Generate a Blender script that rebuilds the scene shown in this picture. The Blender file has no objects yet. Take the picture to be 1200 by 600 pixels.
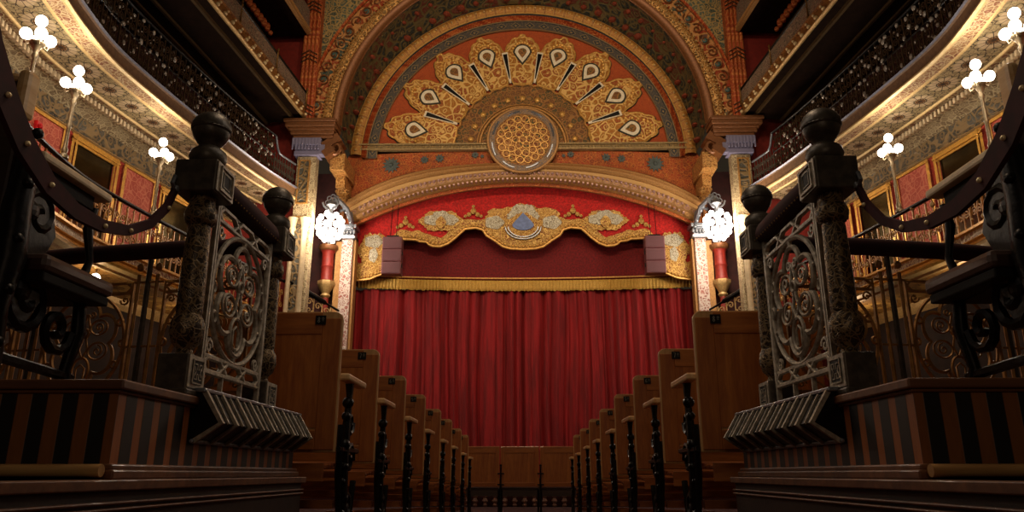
import bpy, bmesh, math, random
from mathutils import Vector, Matrix
random.seed(11)
PI = math.pi
sc = bpy.context.scene
COL = sc.collection

# ------------------------------------------------------------------ camera
FPX, TILT, YAW, CAMX = 875.0, math.radians(16.25), math.atan(.0137), .02
cam = bpy.data.objects.new('camera', bpy.data.cameras.new('camera'))
COL.objects.link(cam)
cam.data.sensor_width = 36; cam.data.lens = 36 * FPX / 1200
cam.data.clip_start = .05; cam.data.clip_end = 200
cam.location = (CAMX, 0, 0)
cam.rotation_euler = (PI / 2 + TILT, 0, YAW)
sc.camera = cam

# ------------------------------------------------------------------ mesh builder
class MB:
    """collects geometry; s mirrors x, xc shifts it"""
    def __init__(self, s=1, xc=0.0):
        self.V = []; self.F = []; self.U = []; self.M = []; self.s = s; self.xc = xc; self.mi = 0
    def v(self, p):
        self.V.append((p[0] * self.s + self.xc, p[1], p[2])); return len(self.V) - 1
    def f(self, idx, uv=None):
        self.F.append(tuple(idx)); self.U.append(uv); self.M.append(self.mi)
    def box(self, x0, x1, y0, y1, z0, z1, rot=None, c=None):
        P = [(x, y, z) for x in (x0, x1) for y in (y0, y1) for z in (z0, z1)]
        if rot is not None:
            c = Vector(c) if c is not None else Vector(((x0 + x1) / 2, (y0 + y1) / 2, (z0 + z1) / 2))
            P = [tuple(c + rot @ (Vector(p) - c)) for p in P]
        i = [self.v(p) for p in P]
        for q in ((0, 1, 3, 2), (4, 6, 7, 5), (0, 4, 5, 1), (2, 3, 7, 6), (0, 2, 6, 4), (1, 5, 7, 3)):
            self.f([i[k] for k in q])
    def tube(self, pts, r, closed=False, seg=6, flat=None):
        pts = [Vector(p) for p in pts]; n = len(pts)
        if n < 2: return
        rings = []; up = None
        for k, p in enumerate(pts):
            a = pts[(k - 1) % n] if (closed or k > 0) else p
            b = pts[(k + 1) % n] if (closed or k < n - 1) else p
            t = (b - a)
            if t.length < 1e-9: t = Vector((0, 0, 1))
            t.normalize()
            if up is None:
                up = Vector((0, 0, 1)) if abs(t.z) < .9 else Vector((1, 0, 0))
            side = t.cross(up)
            if side.length < 1e-4: side = t.cross(Vector((.3, 1, .2)))
            side.normalize(); up = side.cross(t); up.normalize()
            rr = r[k] if isinstance(r, (list, tuple)) else r
            ring = []
            for j in range(seg):
                a_ = 2 * PI * j / seg + PI / seg
                ring.append(self.v(p + side * (math.cos(a_) * rr) + up * (math.sin(a_) * rr * (flat or 1))))
            rings.append(ring)
        m = n if closed else n - 1
        for k in range(m):
            A, B = rings[k], rings[(k + 1) % n]
            for j in range(seg):
                self.f([A[j], A[(j + 1) % seg], B[(j + 1) % seg], B[j]])
        if not closed:
            self.f(rings[0][::-1]); self.f(rings[-1])
    def lathe(self, prof, c, seg=20, sx=1, sy=1, star=0, nst=0):
        rings = []
        for (r, z) in prof:
            ring = []
            for j in range(seg):
                a = 2 * PI * j / seg
                k = 1 + star * math.cos(nst * a) if star else 1
                ring.append(self.v((c[0] + r * k * math.cos(a) * sx, c[1] + r * k * math.sin(a) * sy, c[2] + z)))
            rings.append(ring)
        L = 0
        for k in range(len(rings) - 1):
            d = math.hypot(prof[k + 1][0] - prof[k][0], prof[k + 1][1] - prof[k][1])
            for j in range(seg):
                R = max(prof[k][0], .01)
                u0, u1 = 2 * PI * j / seg * R, 2 * PI * (j + 1) / seg * R
                self.f([rings[k][j], rings[k][(j + 1) % seg], rings[k + 1][(j + 1) % seg], rings[k + 1][j]],
                       [(u0, L), (u1, L), (u1, L + d), (u0, L + d)])
            L += d
        self.f(rings[0][::-1]); self.f(rings[-1])
    def ball(self, c, r, seg=10, rings=6, sz=1, sx=1, sy=1):
        prof = [(max(r * math.sin(PI * k / rings), r * .02), -r * sz * math.cos(PI * k / rings)) for k in range(rings + 1)]
        self.lathe(prof, c, seg, sx, sy)
    def grid(self, rows, uvs=None):
        """rows: list of lists of points"""
        I = [[self.v(p) for p in row] for row in rows]
        for a in range(len(I) - 1):
            for b in range(len(I[0]) - 1):
                uv = None
                if uvs: uv = [uvs[a][b], uvs[a][b + 1], uvs[a + 1][b + 1], uvs[a + 1][b]]
                self.f([I[a][b], I[a][b + 1], I[a + 1][b + 1], I[a + 1][b]], uv)
    def sweep(self, curve, prof):
        """curve [(x,y)], prof [(offset outward, z)] ; uv = metres along / across"""
        rows = []; uvs = []
        U = [0]
        for k in range(1, len(curve)):
            U.append(U[-1] + math.hypot(curve[k][0] - curve[k - 1][0], curve[k][1] - curve[k - 1][1]))
        W = [0]
        for k in range(1, len(prof)):
            W.append(W[-1] + math.hypot(prof[k][0] - prof[k - 1][0], prof[k][1] - prof[k - 1][1]))
        offs = [offset(curve, p[0]) for p in prof]
        for k in range(len(curve)):
            rows.append([(offs[j][k][0], offs[j][k][1], prof[j][1]) for j in range(len(prof))])
            uvs.append([(U[k], W[j]) for j in range(len(prof))])
        self.grid(rows, uvs)
    def prism(self, pts, d):
        """pts: planar outline (3-d), d: thickness vector; fan from centroid so concave lobes stay tidy"""
        d = Vector(d); n = len(pts)
        c = sum((Vector(p) for p in pts), Vector()) / n
        A = [self.v(p) for p in pts]; B = [self.v(Vector(p) + d) for p in pts]
        ca, cb = self.v(c), self.v(c + d)
        for k in range(n):
            l = (k + 1) % n
            self.f([A[k], A[l], ca]); self.f([B[l], B[k], cb]); self.f([A[l], A[k], B[k], B[l]])
    def build(self, name, mat, parent=None, smooth=False, origin=None, bevel=0, tag=None):
        o0 = world_origin(parent) if parent else Vector(origin or (0, 0, 0))
        me = bpy.data.meshes.new(name)
        me.from_pydata([(x - o0.x, y - o0.y, z - o0.z) for x, y, z in self.V], [], self.F)
        mats = mat if isinstance(mat, (list, tuple)) else [mat]
        for m in mats: me.materials.append(m)
        uvl = me.uv_layers.new(name='UVMap')
        for p, uv, mi in zip(me.polygons, self.U, self.M):
            p.material_index = mi
            p.use_smooth = smooth
            if uv is not None:
                for li, q in zip(p.loop_indices, uv): uvl.data[li].uv = q
            else:
                n = p.normal; ax = max(range(3), key=lambda k: abs(n[k]))
                for li in p.loop_indices:
                    w = self.V[me.loops[li].vertex_index]
                    uvl.data[li].uv = ((w[1], w[2]), (w[0], w[2]), (w[0], w[1]))[ax]
        bm = bmesh.new(); bm.from_mesh(me)
        bmesh.ops.recalc_face_normals(bm, faces=bm.faces)
        bm.to_mesh(me); bm.free()
        o = bpy.data.objects.new(name, me); COL.objects.link(o)
        if parent: o.parent = parent
        else: o.location = o0
        if bevel:
            b = o.modifiers.new('bevel', 'BEVEL'); b.width = bevel; b.segments = 2; b.limit_method = 'ANGLE'; b.angle_limit = math.radians(40)
        if smooth and hasattr(me, 'set_sharp_from_angle'):
            me.set_sharp_from_angle(angle=math.radians(50))
        if tag: label(o, *tag)
        return o

def world_origin(o):
    p = Vector((0, 0, 0))
    while o: p += o.location; o = o.parent
    return p
def label(o, text, cat, group=None):
    o['label'] = text; o['category'] = cat
    if group: o['group'] = group
    return o
def thing(name, text, cat, loc=(0, 0, 0), group=None):
    o = bpy.data.objects.new(name, None); COL.objects.link(o); o.location = loc; o.empty_display_size = .1
    return label(o, text, cat, group)
def struct(o):
    o['kind'] = 'structure'; return o
def copy_tree(o, parent=None):
    c = o.copy(); COL.objects.link(c); c.parent = parent
    for ch in [q for q in bpy.data.objects if q.parent == o]: copy_tree(ch, c)
    return c
def offset(curve, d):
    """shift a plan curve by d to the side away from the hall's axis (left-hand curves, stage-ward order)"""
    out = []
    n = len(curve)
    for k in range(n):
        a = curve[max(k - 1, 0)]; b = curve[min(k + 1, n - 1)]
        t = Vector((b[0] - a[0], b[1] - a[1])).normalized()
        out.append((curve[k][0] - t.y * d, curve[k][1] + t.x * d))
    return out
def smooth_curve(P, n=48):
    """Catmull-Rom through 2-d points, evenly resampled"""
    Q = []
    P = [P[0]] + list(P) + [P[-1]]
    for k in range(1, len(P) - 2):
        for j in range(16):
            t = j / 16
            a, b, c, d = [Vector(P[k + i]) for i in (-1, 0, 1, 2)]
            Q.append(.5 * ((2 * b) + (c - a) * t + (2 * a - 5 * b + 4 * c - d) * t * t + (3 * b - a - 3 * c + d) * t ** 3))
    Q.append(Vector(P[-2]))
    L = [0]
    for k in range(1, len(Q)): L.append(L[-1] + (Q[k] - Q[k - 1]).length)
    out = []; j = 0
    for k in range(n):
        s = L[-1] * k / (n - 1)
        while j < len(L) - 2 and L[j + 1] < s: j += 1
        t = (s - L[j]) / max(L[j + 1] - L[j], 1e-9)
        out.append(tuple(Q[j].lerp(Q[j + 1], t)))
    return out
def along(curve, step):
    """points and unit tangents every `step` metres"""
    L = [0]
    for k in range(1, len(curve)): L.append(L[-1] + math.dist(curve[k], curve[k - 1]))
    n = max(1, int(round(L[-1] / step))); res = []; j = 0
    for k in range(n + 1):
        s = L[-1] * k / n
        while j < len(L) - 2 and L[j + 1] < s: j += 1
        t = (s - L[j]) / max(L[j + 1] - L[j], 1e-9)
        a, b = Vector(curve[j]), Vector(curve[j + 1])
        res.append((a.lerp(b, t), (b - a).normalized()))
    return res
def sub(curve, y0, y1, n=14):
    pts = []
    for k in range(n):
        y = y0 + (y1 - y0) * k / (n - 1)
        for a, b in zip(curve, curve[1:]):
            if a[1] <= y <= b[1]:
                t = (y - a[1]) / max(b[1] - a[1], 1e-9); pts.append((a[0] + (b[0] - a[0]) * t, y)); break
    return pts

# ------------------------------------------------------------------ materials
def hexc(h):
    c = [int(h[i:i + 2], 16) / 255 for i in (0, 2, 4)]
    return tuple([x / 12.92 if x <= .04045 else ((x + .055) / 1.055) ** 2.4 for x in c] + [1])
class N:
    def __init__(self, name, rough=.6, metal=0.0, coat=0, sheen=0):
        self.m = bpy.data.materials.new(name); self.m.use_nodes = True
        self.t = self.m.node_tree; self.b = self.t.nodes['Principled BSDF']
        self.b.inputs['Roughness'].default_value = rough; self.b.inputs['Metallic'].default_value = metal
        self.b.inputs['Coat Weight'].default_value = coat
        self.b.inputs['Sheen Weight'].default_value = sheen
        self.tc = self.t.nodes.new('ShaderNodeTexCoord')
    def n(self, typ): return self.t.nodes.new(typ)
    def set(self, sock, v):
        if isinstance(v, bpy.types.NodeSocket): self.t.links.new(v, sock)
        elif v is not None: sock.default_value = v
    def m2(self, op, a, b=None, c=None, clamp=False):
        x = self.n('ShaderNodeMath'); x.operation = op; x.use_clamp = clamp
        self.set(x.inputs[0], a); self.set(x.inputs[1], b); self.set(x.inputs[2], c)
        return x.outputs[0]
    def mix(self, f, a, b):
        x = self.n('ShaderNodeMix'); x.data_type = 'RGBA'
        self.set(x.inputs['Factor'], f); self.set(x.inputs[6], a); self.set(x.inputs[7], b)
        return x.outputs[2]
    def uv(self):
        s = self.n('ShaderNodeSeparateXYZ'); self.t.links.new(self.tc.outputs['UV'], s.inputs[0]); return s.outputs[0], s.outputs[1]
    def vec(self, x, y, z=0.0):
        c = self.n('ShaderNodeCombineXYZ'); self.set(c.inputs[0], x); self.set(c.inputs[1], y); self.set(c.inputs[2], z); return c.outputs[0]
    def noise(self, vec, scale, detail=3, rough=.55, dist=0, out='Fac'):
        x = self.n('ShaderNodeTexNoise'); self.set(x.inputs['Vector'], vec); x.inputs['Scale'].default_value = scale
        x.inputs['Detail'].default_value = detail; x.inputs['Roughness'].default_value = rough; x.inputs['Distortion'].default_value = dist
        return x.outputs[out]
    def voro(self, vec, scale, feat='F1', out='Distance', rnd=1.0):
        x = self.n('ShaderNodeTexVoronoi'); x.feature = feat; self.set(x.inputs['Vector'], vec)
        x.inputs['Scale'].default_value = scale; x.inputs['Randomness'].default_value = rnd
        return x.outputs[out]
    def step(self, x, a, b):
        """0 below a, 1 above b"""
        r = self.n('ShaderNodeMapRange'); r.interpolation_type = 'SMOOTHSTEP'
        self.set(r.inputs[0], x); r.inputs[1].default_value = min(a, b); r.inputs[2].default_value = max(a, b)
        if a > b: r.inputs[3].default_value = 1; r.inputs[4].default_value = 0
        return r.outputs[0]
    def bump(self, h, d=.01, s=.6):
        x = self.n('ShaderNodeBump'); x.inputs['Distance'].default_value = d; x.inputs['Strength'].default_value = s
        self.set(x.inputs['Height'], h); self.t.links.new(x.outputs[0], self.b.inputs['Normal'])
    def out(self, col):
        self.set(self.b.inputs['Base Color'], col); return self.m
def plain(name, h, rough=.6, metal=0.0, var=.25, scale=30, coat=0, sheen=0, bump=.002):
    n = N(name, rough, metal, coat, sheen); c = hexc(h)
    f = n.noise(n.tc.outputs['Object'], scale, 4)
    d = tuple([x * (1 - var) for x in c[:3]] + [1]); l = tuple([min(1, x * (1 + var)) for x in c[:3]] + [1])
    if bump: n.bump(f, bump, .5)
    return n.out(n.mix(n.step(f, .3, .7), d, l))
def wood(name, dark, light, axis='z', sc_=14, rough=.45, coat=.15):
    n = N(name, rough, 0, coat)
    mp = n.n('ShaderNodeMapping'); n.t.links.new(n.tc.outputs['Object'], mp.inputs[0])
    mp.inputs['Scale'].default_value = {'z': (1, 1, .12), 'x': (.12, 1, 1), 'y': (1, .12, 1)}[axis]
    w = n.noise(mp.outputs[0], sc_, 5, .6, 1.6)
    g = n.noise(mp.outputs[0], sc_ * 7, 3, .6, .5)
    k = n.m2('ADD', n.m2('MULTIPLY', w, .75), n.m2('MULTIPLY', g, .3))
    n.bump(k, .002, .4)
    return n.out(n.mix(n.step(k, .3, .75), hexc(dark), hexc(light)))
def filigree(name, ground, line, accent, scale=9, w=.06, rough=.55, metal=.25, bump=.012, warp=.5, accent_amt=.5):
    """scrolling foliage relief: warped cells outlined in gold over a coloured ground"""
    n = N(name, rough, metal)
    uv = n.tc.outputs['UV']
    nz = n.noise(uv, scale * .6, 2, .5, 0, 'Color')
    va = n.n('ShaderNodeVectorMath'); va.operation = 'MULTIPLY_ADD'
    n.t.links.new(nz, va.inputs[0]); va.inputs[1].default_value = (warp / scale * 1.6,) * 3; n.t.links.new(uv, va.inputs[2])
    p = va.outputs[0]
    e = n.voro(p, scale, 'DISTANCE_TO_EDGE')
    l1 = n.step(e, w * 1.5, w * .6)
    d = n.voro(p, scale)
    ring = n.m2('ABSOLUTE', n.m2('SUBTRACT', d, .28)); l2 = n.step(ring, w, w * .4)
    dot = n.step(d, .12, .07)
    e2 = n.voro(p, scale * 2.7, 'DISTANCE_TO_EDGE'); l3 = n.step(e2, w * .9, w * .3)
    lines = n.m2('MAXIMUM', n.m2('MAXIMUM', l1, l2), n.m2('MAXIMUM', dot, n.m2('MULTIPLY', l3, .45)))
    rnd = n.n('ShaderNodeSeparateColor'); n.t.links.new(n.voro(p, scale, out='Color'), rnd.inputs[0])
    g = n.mix(n.step(rnd.outputs[0], 1 - accent_amt - .03, 1 - accent_amt + .03), hexc(ground), hexc(accent))
    n.bump(lines, bump, .7)
    return n.out(n.mix(lines, g, hexc(line)))
def rosettes(name, cell, ground, petal, petal2, line, rough=.5, spokes=12, aspect=1.0, off=0.0, bump=.008):
    """star rosettes set edge to edge"""
    n = N(name, rough, .15); u, v = n.uv()
    a = n.m2('SUBTRACT', n.m2('FRACT', n.m2('DIVIDE', u, cell)), .5)
    b = n.m2('DIVIDE', n.m2('SUBTRACT', v, off), cell * aspect)
    r = n.m2('SQRT', n.m2('ADD', n.m2('MULTIPLY', a, a), n.m2('MULTIPLY', b, b)))
    th = n.m2('ARCTAN2', b, a)
    s = n.m2('ABSOLUTE', n.m2('SINE', n.m2('MULTIPLY', th, spokes / 2)))
    spoke = n.step(n.m2('MULTIPLY', s, r), .07, .035)
    seg = n.step(n.m2('ABSOLUTE', n.m2('SUBTRACT', r, n.m2('ADD', .36, n.m2('MULTIPLY', s, .1)))), .03, .012)
    inner = n.step(n.m2('ABSOLUTE', n.m2('SUBTRACT', r, n.m2('ADD', .13, n.m2('MULTIPLY', s, .04)))), .025, .01)
    outerv = n.step(n.voro(n.vec(n.m2('MULTIPLY', a, 1.0), n.m2('MULTIPLY', b, 1.0)), 9, 'DISTANCE_TO_EDGE', rnd=.6), .06, .02)
    inside = n.step(r, .47, .44)
    L = n.m2('MAXIMUM', n.m2('MULTIPLY', inside, n.m2('MAXIMUM', n.m2('MAXIMUM', spoke, seg), inner)),
             n.m2('MULTIPLY', n.m2('SUBTRACT', 1.0, inside), outerv))
    base = n.mix(n.step(r, .14, .12), n.mix(n.step(r, .34, .36), hexc(petal), hexc(petal2)), hexc(ground))
    nz = n.noise(n.tc.outputs['UV'], 14, 3)
    base = n.mix(n.m2('MULTIPLY', n.step(nz, .45, .65), .2), base, hexc(ground))
    n.bump(n.m2('SUBTRACT', 1.0, L), bump, .6)
    return n.out(n.mix(L, base, hexc(line)))
def bandpat(name, per, ground, motif, line, vh, kind='lozenge', rough=.5, metal=.2, bump=.01):
    """one repeated motif down a band vh metres wide, with edge lines"""
    n = N(name, rough, metal); u, v = n.uv()
    a = n.m2('ABSOLUTE', n.m2('SUBTRACT', n.m2('FRACT', n.m2('DIVIDE', u, per)), .5))
    b = n.m2('ABSOLUTE', n.m2('SUBTRACT', n.m2('DIVIDE', v, vh), .5))
    if kind == 'lozenge': d = n.m2('ADD', n.m2('MULTIPLY', a, 1.1), b)
    elif kind == 'oval': d = n.m2('SQRT', n.m2('ADD', n.m2('MULTIPLY', a, a), n.m2('MULTIPLY', b, b)))
    else: d = n.m2('MAXIMUM', a, n.m2('MULTIPLY', b, .8))
    mt = n.step(d, .36, .32); ln = n.step(n.m2('ABSOLUTE', n.m2('SUBTRACT', d, .36)), .05, .02)
    core = n.step(d, .14, .1)
    nz = n.noise(n.tc.outputs['UV'], 22, 4)
    edge = n.step(b, .42, .45)
    c = n.mix(mt, hexc(ground), hexc(motif)); c = n.mix(n.m2('MULTIPLY', n.step(nz, .5, .62), .4), c, hexc(line))
    L = n.m2('MAXIMUM', n.m2('MAXIMUM', ln, edge), core)
    n.bump(n.m2('ADD', L, n.m2('MULTIPLY', nz, .4)), bump, .7)
    return n.out(n.mix(L, c, hexc(line)))
def velvet(name, h, bright=None, streak=0):
    n = N(name, .85, 0, 0, .35)
    n.b.inputs['Sheen Tint'].default_value = hexc(bright or h)
    mp = n.n('ShaderNodeMapping'); n.t.links.new(n.tc.outputs['Object'], mp.inputs[0])
    mp.inputs['Scale'].default_value = (1, 1, .08 if streak else 1)
    f = n.noise(mp.outputs[0], 9 if streak else 20, 4, .6)
    c = hexc(h); d = tuple([x * .6 for x in c[:3]] + [1]); l = tuple([min(1, x * 1.35) for x in c[:3]] + [1])
    return n.out(n.mix(n.step(f, .3, .7), d, l))
def glow(name, h, strength):
    n = N(name, .3); n.b.inputs['Emission Color'].default_value = hexc(h); n.b.inputs['Emission Strength'].default_value = strength
    return n.out(hexc('fff4e0'))
def stripes(name, per, light, dark, frac=.45):
    """inlaid slats of two woods"""
    n = N(name, .5, 0, .05); u, v = n.uv()
    w = n.noise(n.vec(n.m2('MULTIPLY', u, 8.0), v), 9, 4, .6, 1.0)
    f = n.m2('FRACT', n.m2('DIVIDE', u, per))
    st = n.m2('MULTIPLY', n.step(f, 0, .04), n.step(f, frac + .02, frac - .02))
    l = n.mix(n.m2('MULTIPLY', w, .6), hexc(light), hexc('4a2811')); d = n.mix(w, hexc(dark), hexc('120a07'))
    n.bump(st, .002, .5)
    return n.out(n.mix(st, d, l))

M = {}
M['gold'] = plain('aged_gilding', 'ac7a3c', .5, .35, .3, 24, bump=.006)
M['palegold'] = plain('pale_gilding', 'b8945e', .45, .35, .2, 26, bump=.004)
M['brightrim'] = plain('cream_gilt_moulding', 'd8b880', .4, .2, .12, 20)
M['dullgold'] = plain('dull_gilding', '6e4c22', .5, .45, .3, 24, bump=.005)
M['iron'] = plain('black_cast_iron', '15110f', .38, .6, .4, 40, bump=.003)
M['ironlit'] = plain('lit_bronze_iron', 'a89c8a', .5, .25, .35, 50, bump=.003)  # grey bronze, paled to carry aisle light on gate and post faces
M['postmetal'] = plain('dark_cast_bronze', '50473c', .42, .35, .35, 35, bump=.003)
M['brass'] = plain('old_brass', '94703c', .38, .8, .3, 30)
M['pewter'] = plain('silvery_cast_metal', '8c8f96', .35, .75, .3, 45, bump=.004)
M['orange'] = filigree('painted_orange_plaster', 'a8431a', 'b5561f', '9c3c17', 16, .05, .75, 0, .003, accent_amt=.4)
M['orangefil'] = filigree('orange_arabesque_plaster', 'a63c19', 'c4732f', '8c3a1a', 11, .06, .6, .15, .01)
M['petal'] = filigree('gilded_petal_relief', 'a8681e', 'dcb066', '9a4a1a', 4.2, .085, .5, .3, .02, .5, .45)
M['petalrim'] = plain('gilded_petal_rim', 'd3a052', .45, .4, .25, 20)
M['darkrim'] = plain('dark_green_outline', '322c1c', .6, .2, .25, 20)
M['fan'] = filigree('olive_and_orange_fan_ground', '6d4420', '9a6830', '4f4626', 7, .08, .6, .1, .01, .4, .5)
M['teardrop'] = plain('pale_teardrop_paint', 'e4d6bb', .5, .1, .1, 20)
M['medal'] = filigree('medallion_lattice', '6e3216', 'a8743a', '4c4a26', 8, .1, .65, .1, .012, .1, .4)
M['medal_rim'] = filigree('grey_violet_medallion_rim', '84726a', 'a88458', '6e625f', 14, .06, .7, .1, .008)
M['blueband'] = bandpat('blue_grey_lozenge_band', .42, '4a4440', '2f3338', '8f7650', .29, 'lozenge', .5, .2)
M['goldband'] = bandpat('gilt_cartouche_band', .3, '94602a', 'a8702e', 'c8984e', .3, 'square', .6, .2, .03)
M['darkband'] = filigree('teal_and_red_flower_band', '1c2420', '5c4c28', '5e2414', 3.4, .1, .65, .1, .02, .5, .42)
M['brownband'] = plain('brown_gilt_moulding', '7a4c2a', .45, .35, .18, 20)
M['carved'] = filigree('coarse_carved_gilding', '8a5a2a', 'd09c58', 'a3682f', 9, .1, .5, .35, .04, .9, .5)
M['scroll'] = filigree('red_and_teal_scroll_border', '9c3a1a', 'c48a50', '3d5048', 3.2, .09, .55, .15, .03, .6, .45)
M['spandrel'] = filigree('teal_arabesque_plaster', '5d7266', 'b89a62', '47594f', 6, .1, .6, .15, .02, .8, .5)
M['lintel'] = bandpat('rosy_gilt_arch_band', .26, '94683f', 'a87c68', 'c0965c', .2, 'oval', .6, .15, .02)
M['moulding'] = plain('gilt_moulding', 'ab7c46', .62, .2, .2, 30, bump=.006)
M['greygold'] = filigree('grey_gold_beading', '8c7a5c', 'b8985f', '7a6b52', 22, .08, .5, .3, .006)
M['orangecol'] = filigree('orange_reeded_pilaster', 'b04a22', 'cf7a40', 'a03f1c', 5, .05, .5, .1, .01, .3)
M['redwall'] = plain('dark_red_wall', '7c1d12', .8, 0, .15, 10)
M['redfelt'] = filigree('red_damask_wall', 'a8331f', 'b94830', '98291a', 8, .04, .85, 0, .002, .3)
M['panelpink'] = filigree('rosy_red_damask_panel', 'b04a36', 'c26a4c', 'a33e2c', 6, .05, .8, 0, .004, .3)
M['capwhite'] = bandpat('blue_white_capital', .085, '1c1f52', '3e3c7c', '7c7690', .3, 'lozenge', .5, .2)
M['pink'] = filigree('pink_and_white_lattice_pilaster', '9a4c40', 'c8b4a8', '8c443c', 9, .11, .5, .1, .006, .2)
M['cream'] = filigree('cream_gilt_plaster', 'a08a68', 'c8b48c', '80684a', 9, .07, .5, .2, .01)
M['creamplain'] = plain('cream_plaster', 'c0a884', .6, .1, .12, 12)
M['rosette'] = rosettes('star_rosette_ceiling', .66, '7a5024', 'c4ac88', 'a8946c', '2c1c0e', .6, 12, 1.0, .34)
M['rosette3'] = rosettes('gold_rosette_ceiling', .9, '9a6a30', 'c8964c', 'b07c3c', '5e3a18', .5, 14, 1.0, .7)
M['soffborder'] = filigree('orange_cream_soffit_border', '8c5c34', 'c4ac84', '7c4028', 10, .08, .5, .15, .01, .6, .45)
M['frieze'] = filigree('dark_teal_frieze', '36332c', '806640', '4a4a44', 4.5, .1, .55, .2, .03, .8, .5)
M['fasciab'] = plain('brown_fascia_plaster', '6d4c2e', .6, .15, .22, 14)
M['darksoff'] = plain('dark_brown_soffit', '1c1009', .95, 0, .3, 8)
M['darkstrip'] = plain('dark_gilt_strip', '4e3a1e', .5, .4, .2, 20)
M['bulbband'] = filigree('studded_amber_fascia', '94602a', 'a87436', '6a3a18', 12, .07, .5, .3, .01)
M['bulb'] = plain('pale_gilt_stud', 'ffe2b0', .3, .3, .1, 20)
M['meshy'] = filigree('fine_grey_grille', '4c4038', 'b09c84', '744a3e', 14, .08, .5, .3, .006)
M['blueedge'] = plain('blue_grey_moulding', '5d5c68', .4, .4, .15, 20)
M['velvet'] = velvet('stage_curtain_velvet', '860c11', 'b0282a', 1)
M['velvetdark'] = velvet('dark_crimson_velvet', '6e080a', '8c1a1c', 0)
M['velvetval'] = velvet('bright_red_velvet', 'b81a16', 'd84434')
M['railvelvet'] = velvet('maroon_rail_velvet', '2a0809', '6a2826')
M['ropevelvet'] = velvet('crimson_rope_velvet', '34050a', '5c0c14')
M['fringe'] = plain('gold_fringe', 'c79a42', .6, .2, .25, 60)
M['embro'] = filigree('gold_embroidery', 'a8742c', 'dcb060', '8c4a24', 12, .08, .55, .3, .015, .8, .4)
M['silver'] = filigree('silver_embroidery', '9c9280', 'cfc6ae', '8a7a60', 13, .08, .5, .3, .01)
M['blue'] = plain('blue_satin', '5f74a8', .5, 0, .2, 12)
M['speaker'] = plain('maroon_speaker_grille', '5c3238', .6, .1, .15, 60)
M['speaker2'] = plain('maroon_speaker_case', '7a454a', .5, .1, .12, 20)
M['pine'] = wood('honey_pine', '8c4718', 'bd722f', 'z', 12)
M['pinerail'] = wood('honey_pine_rail', '884618', 'b86e2e', 'x', 12)
M['pineedge'] = wood('pale_worn_pine_edge', 'b88650', 'd8aa70', 'z', 12)
M['armwood'] = wood('pale_worn_arm_wood', 'c89458', 'e8c490', 'y', 12)
M['darkwood'] = wood('dark_stained_wood', '23140d', '3e281c', 'x', 9, .5, .03)
M['nosing'] = wood('worn_tread_edge', 'a87844', 'd0a468', 'x', 9)
M['railwood'] = wood('reddish_top_moulding', '55301a', '80502e', 'x', 9, .5, .03)
M['stripe_s'] = stripes('inlaid_stripes', .083, 'b8682e', '1c110c', .42)
M['stripe_f'] = stripes('inlaid_wide_stripes', .068, 'a0602c', '150d0a', .5)
M['plate'] = plain('black_enamel_plate', '0c0b0a', .35, .3, .2, 20)
M['platenum'] = plain('grey_plate_numeral', '8f8a7c', .6, 0, .1, 20)
M['carpet'] = plain('dark_red_carpet', '3a0f0c', .95, 0, .35, 60)
M['globe'] = glow('lit_opal_globe', 'fff0d8', 14)
M['globebig'] = glow('lit_crystal_globe', 'fff2e2', 14)
M['glassdim'] = plain('unlit_glass_globe', '8f8a80', .15, .1, .2, 20)
M['postdark'] = plain('dark_floral_bronze', '4d3e2c', .38, .6, .2, 20)
M['leather'] = plain('dull_maroon_seat_leather', '4e3830', .45, 0, .15, 30, .2)
M['underside'] = plain('black_seat_underside', '110d0b', .8, 0, .2, 20)
M['mirror'] = plain('tarnished_mirror', '4a4028', .12, .9, .2, 3, bump=0)
M['goldframe'] = plain('gilt_frame', 'c8923a', .4, .5, .2, 18, bump=.006)
M['alarm'] = plain('red_alarm_plastic', 'c0141c', .35, 0, .1, 20)
M['column_red'] = plain('red_enamel_column', '842216', .5, .1, .15, 14)
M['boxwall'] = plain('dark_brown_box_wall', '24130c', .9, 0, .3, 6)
M['tierwall'] = plain('shaded_red_tier_wall', '3a1612', .9, 0, .3, 6)  # darker copy of the wall red, shade put into the colour
M['lampmetal'] = plain('tarnished_lamp_metal', '8e7a5c', .4, .6, .25, 30)
M['bead'] = plain('grey_glass_bead', 'a09488', .25, .2, .3, 30)
M['stain'] = plain('dull_orange_boss', '7c3218', .7, .1, .3, 12)
M['stainwood'] = plain('dim_rosy_turned_wood', '7a5240', .6, 0, .2, 20)
M['armcream'] = plain('worn_cream_arm', 'd8c09c', .5, 0, .15, 20)
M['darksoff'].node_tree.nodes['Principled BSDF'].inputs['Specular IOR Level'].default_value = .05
M['brownironwork'] = plain('brown_gilt_ironwork', '3c2c1c', .4, .4, .4, 20)
M['recess'] = plain('dark_plaque_recess', '1c1814', .7, .1, .2, 30)
# floral bronze shaft of the newels
def floral():
    n = N('floral_chased_bronze', .4, .35)
    uv = n.tc.outputs['Object']
    nz = n.noise(uv, 18, 3, .6, 2.5); e = n.voro(uv, 38, 'DISTANCE_TO_EDGE')
    l = n.m2('MAXIMUM', n.step(n.m2('ABSOLUTE', n.m2('SUBTRACT', nz, .5)), .05, .015), n.step(e, .08, .03))
    n.bump(l, .004, .8)
    return n.out(n.mix(l, hexc('3a2c1e'), hexc('8c7350')))
M['shaft'] = floral()

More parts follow.
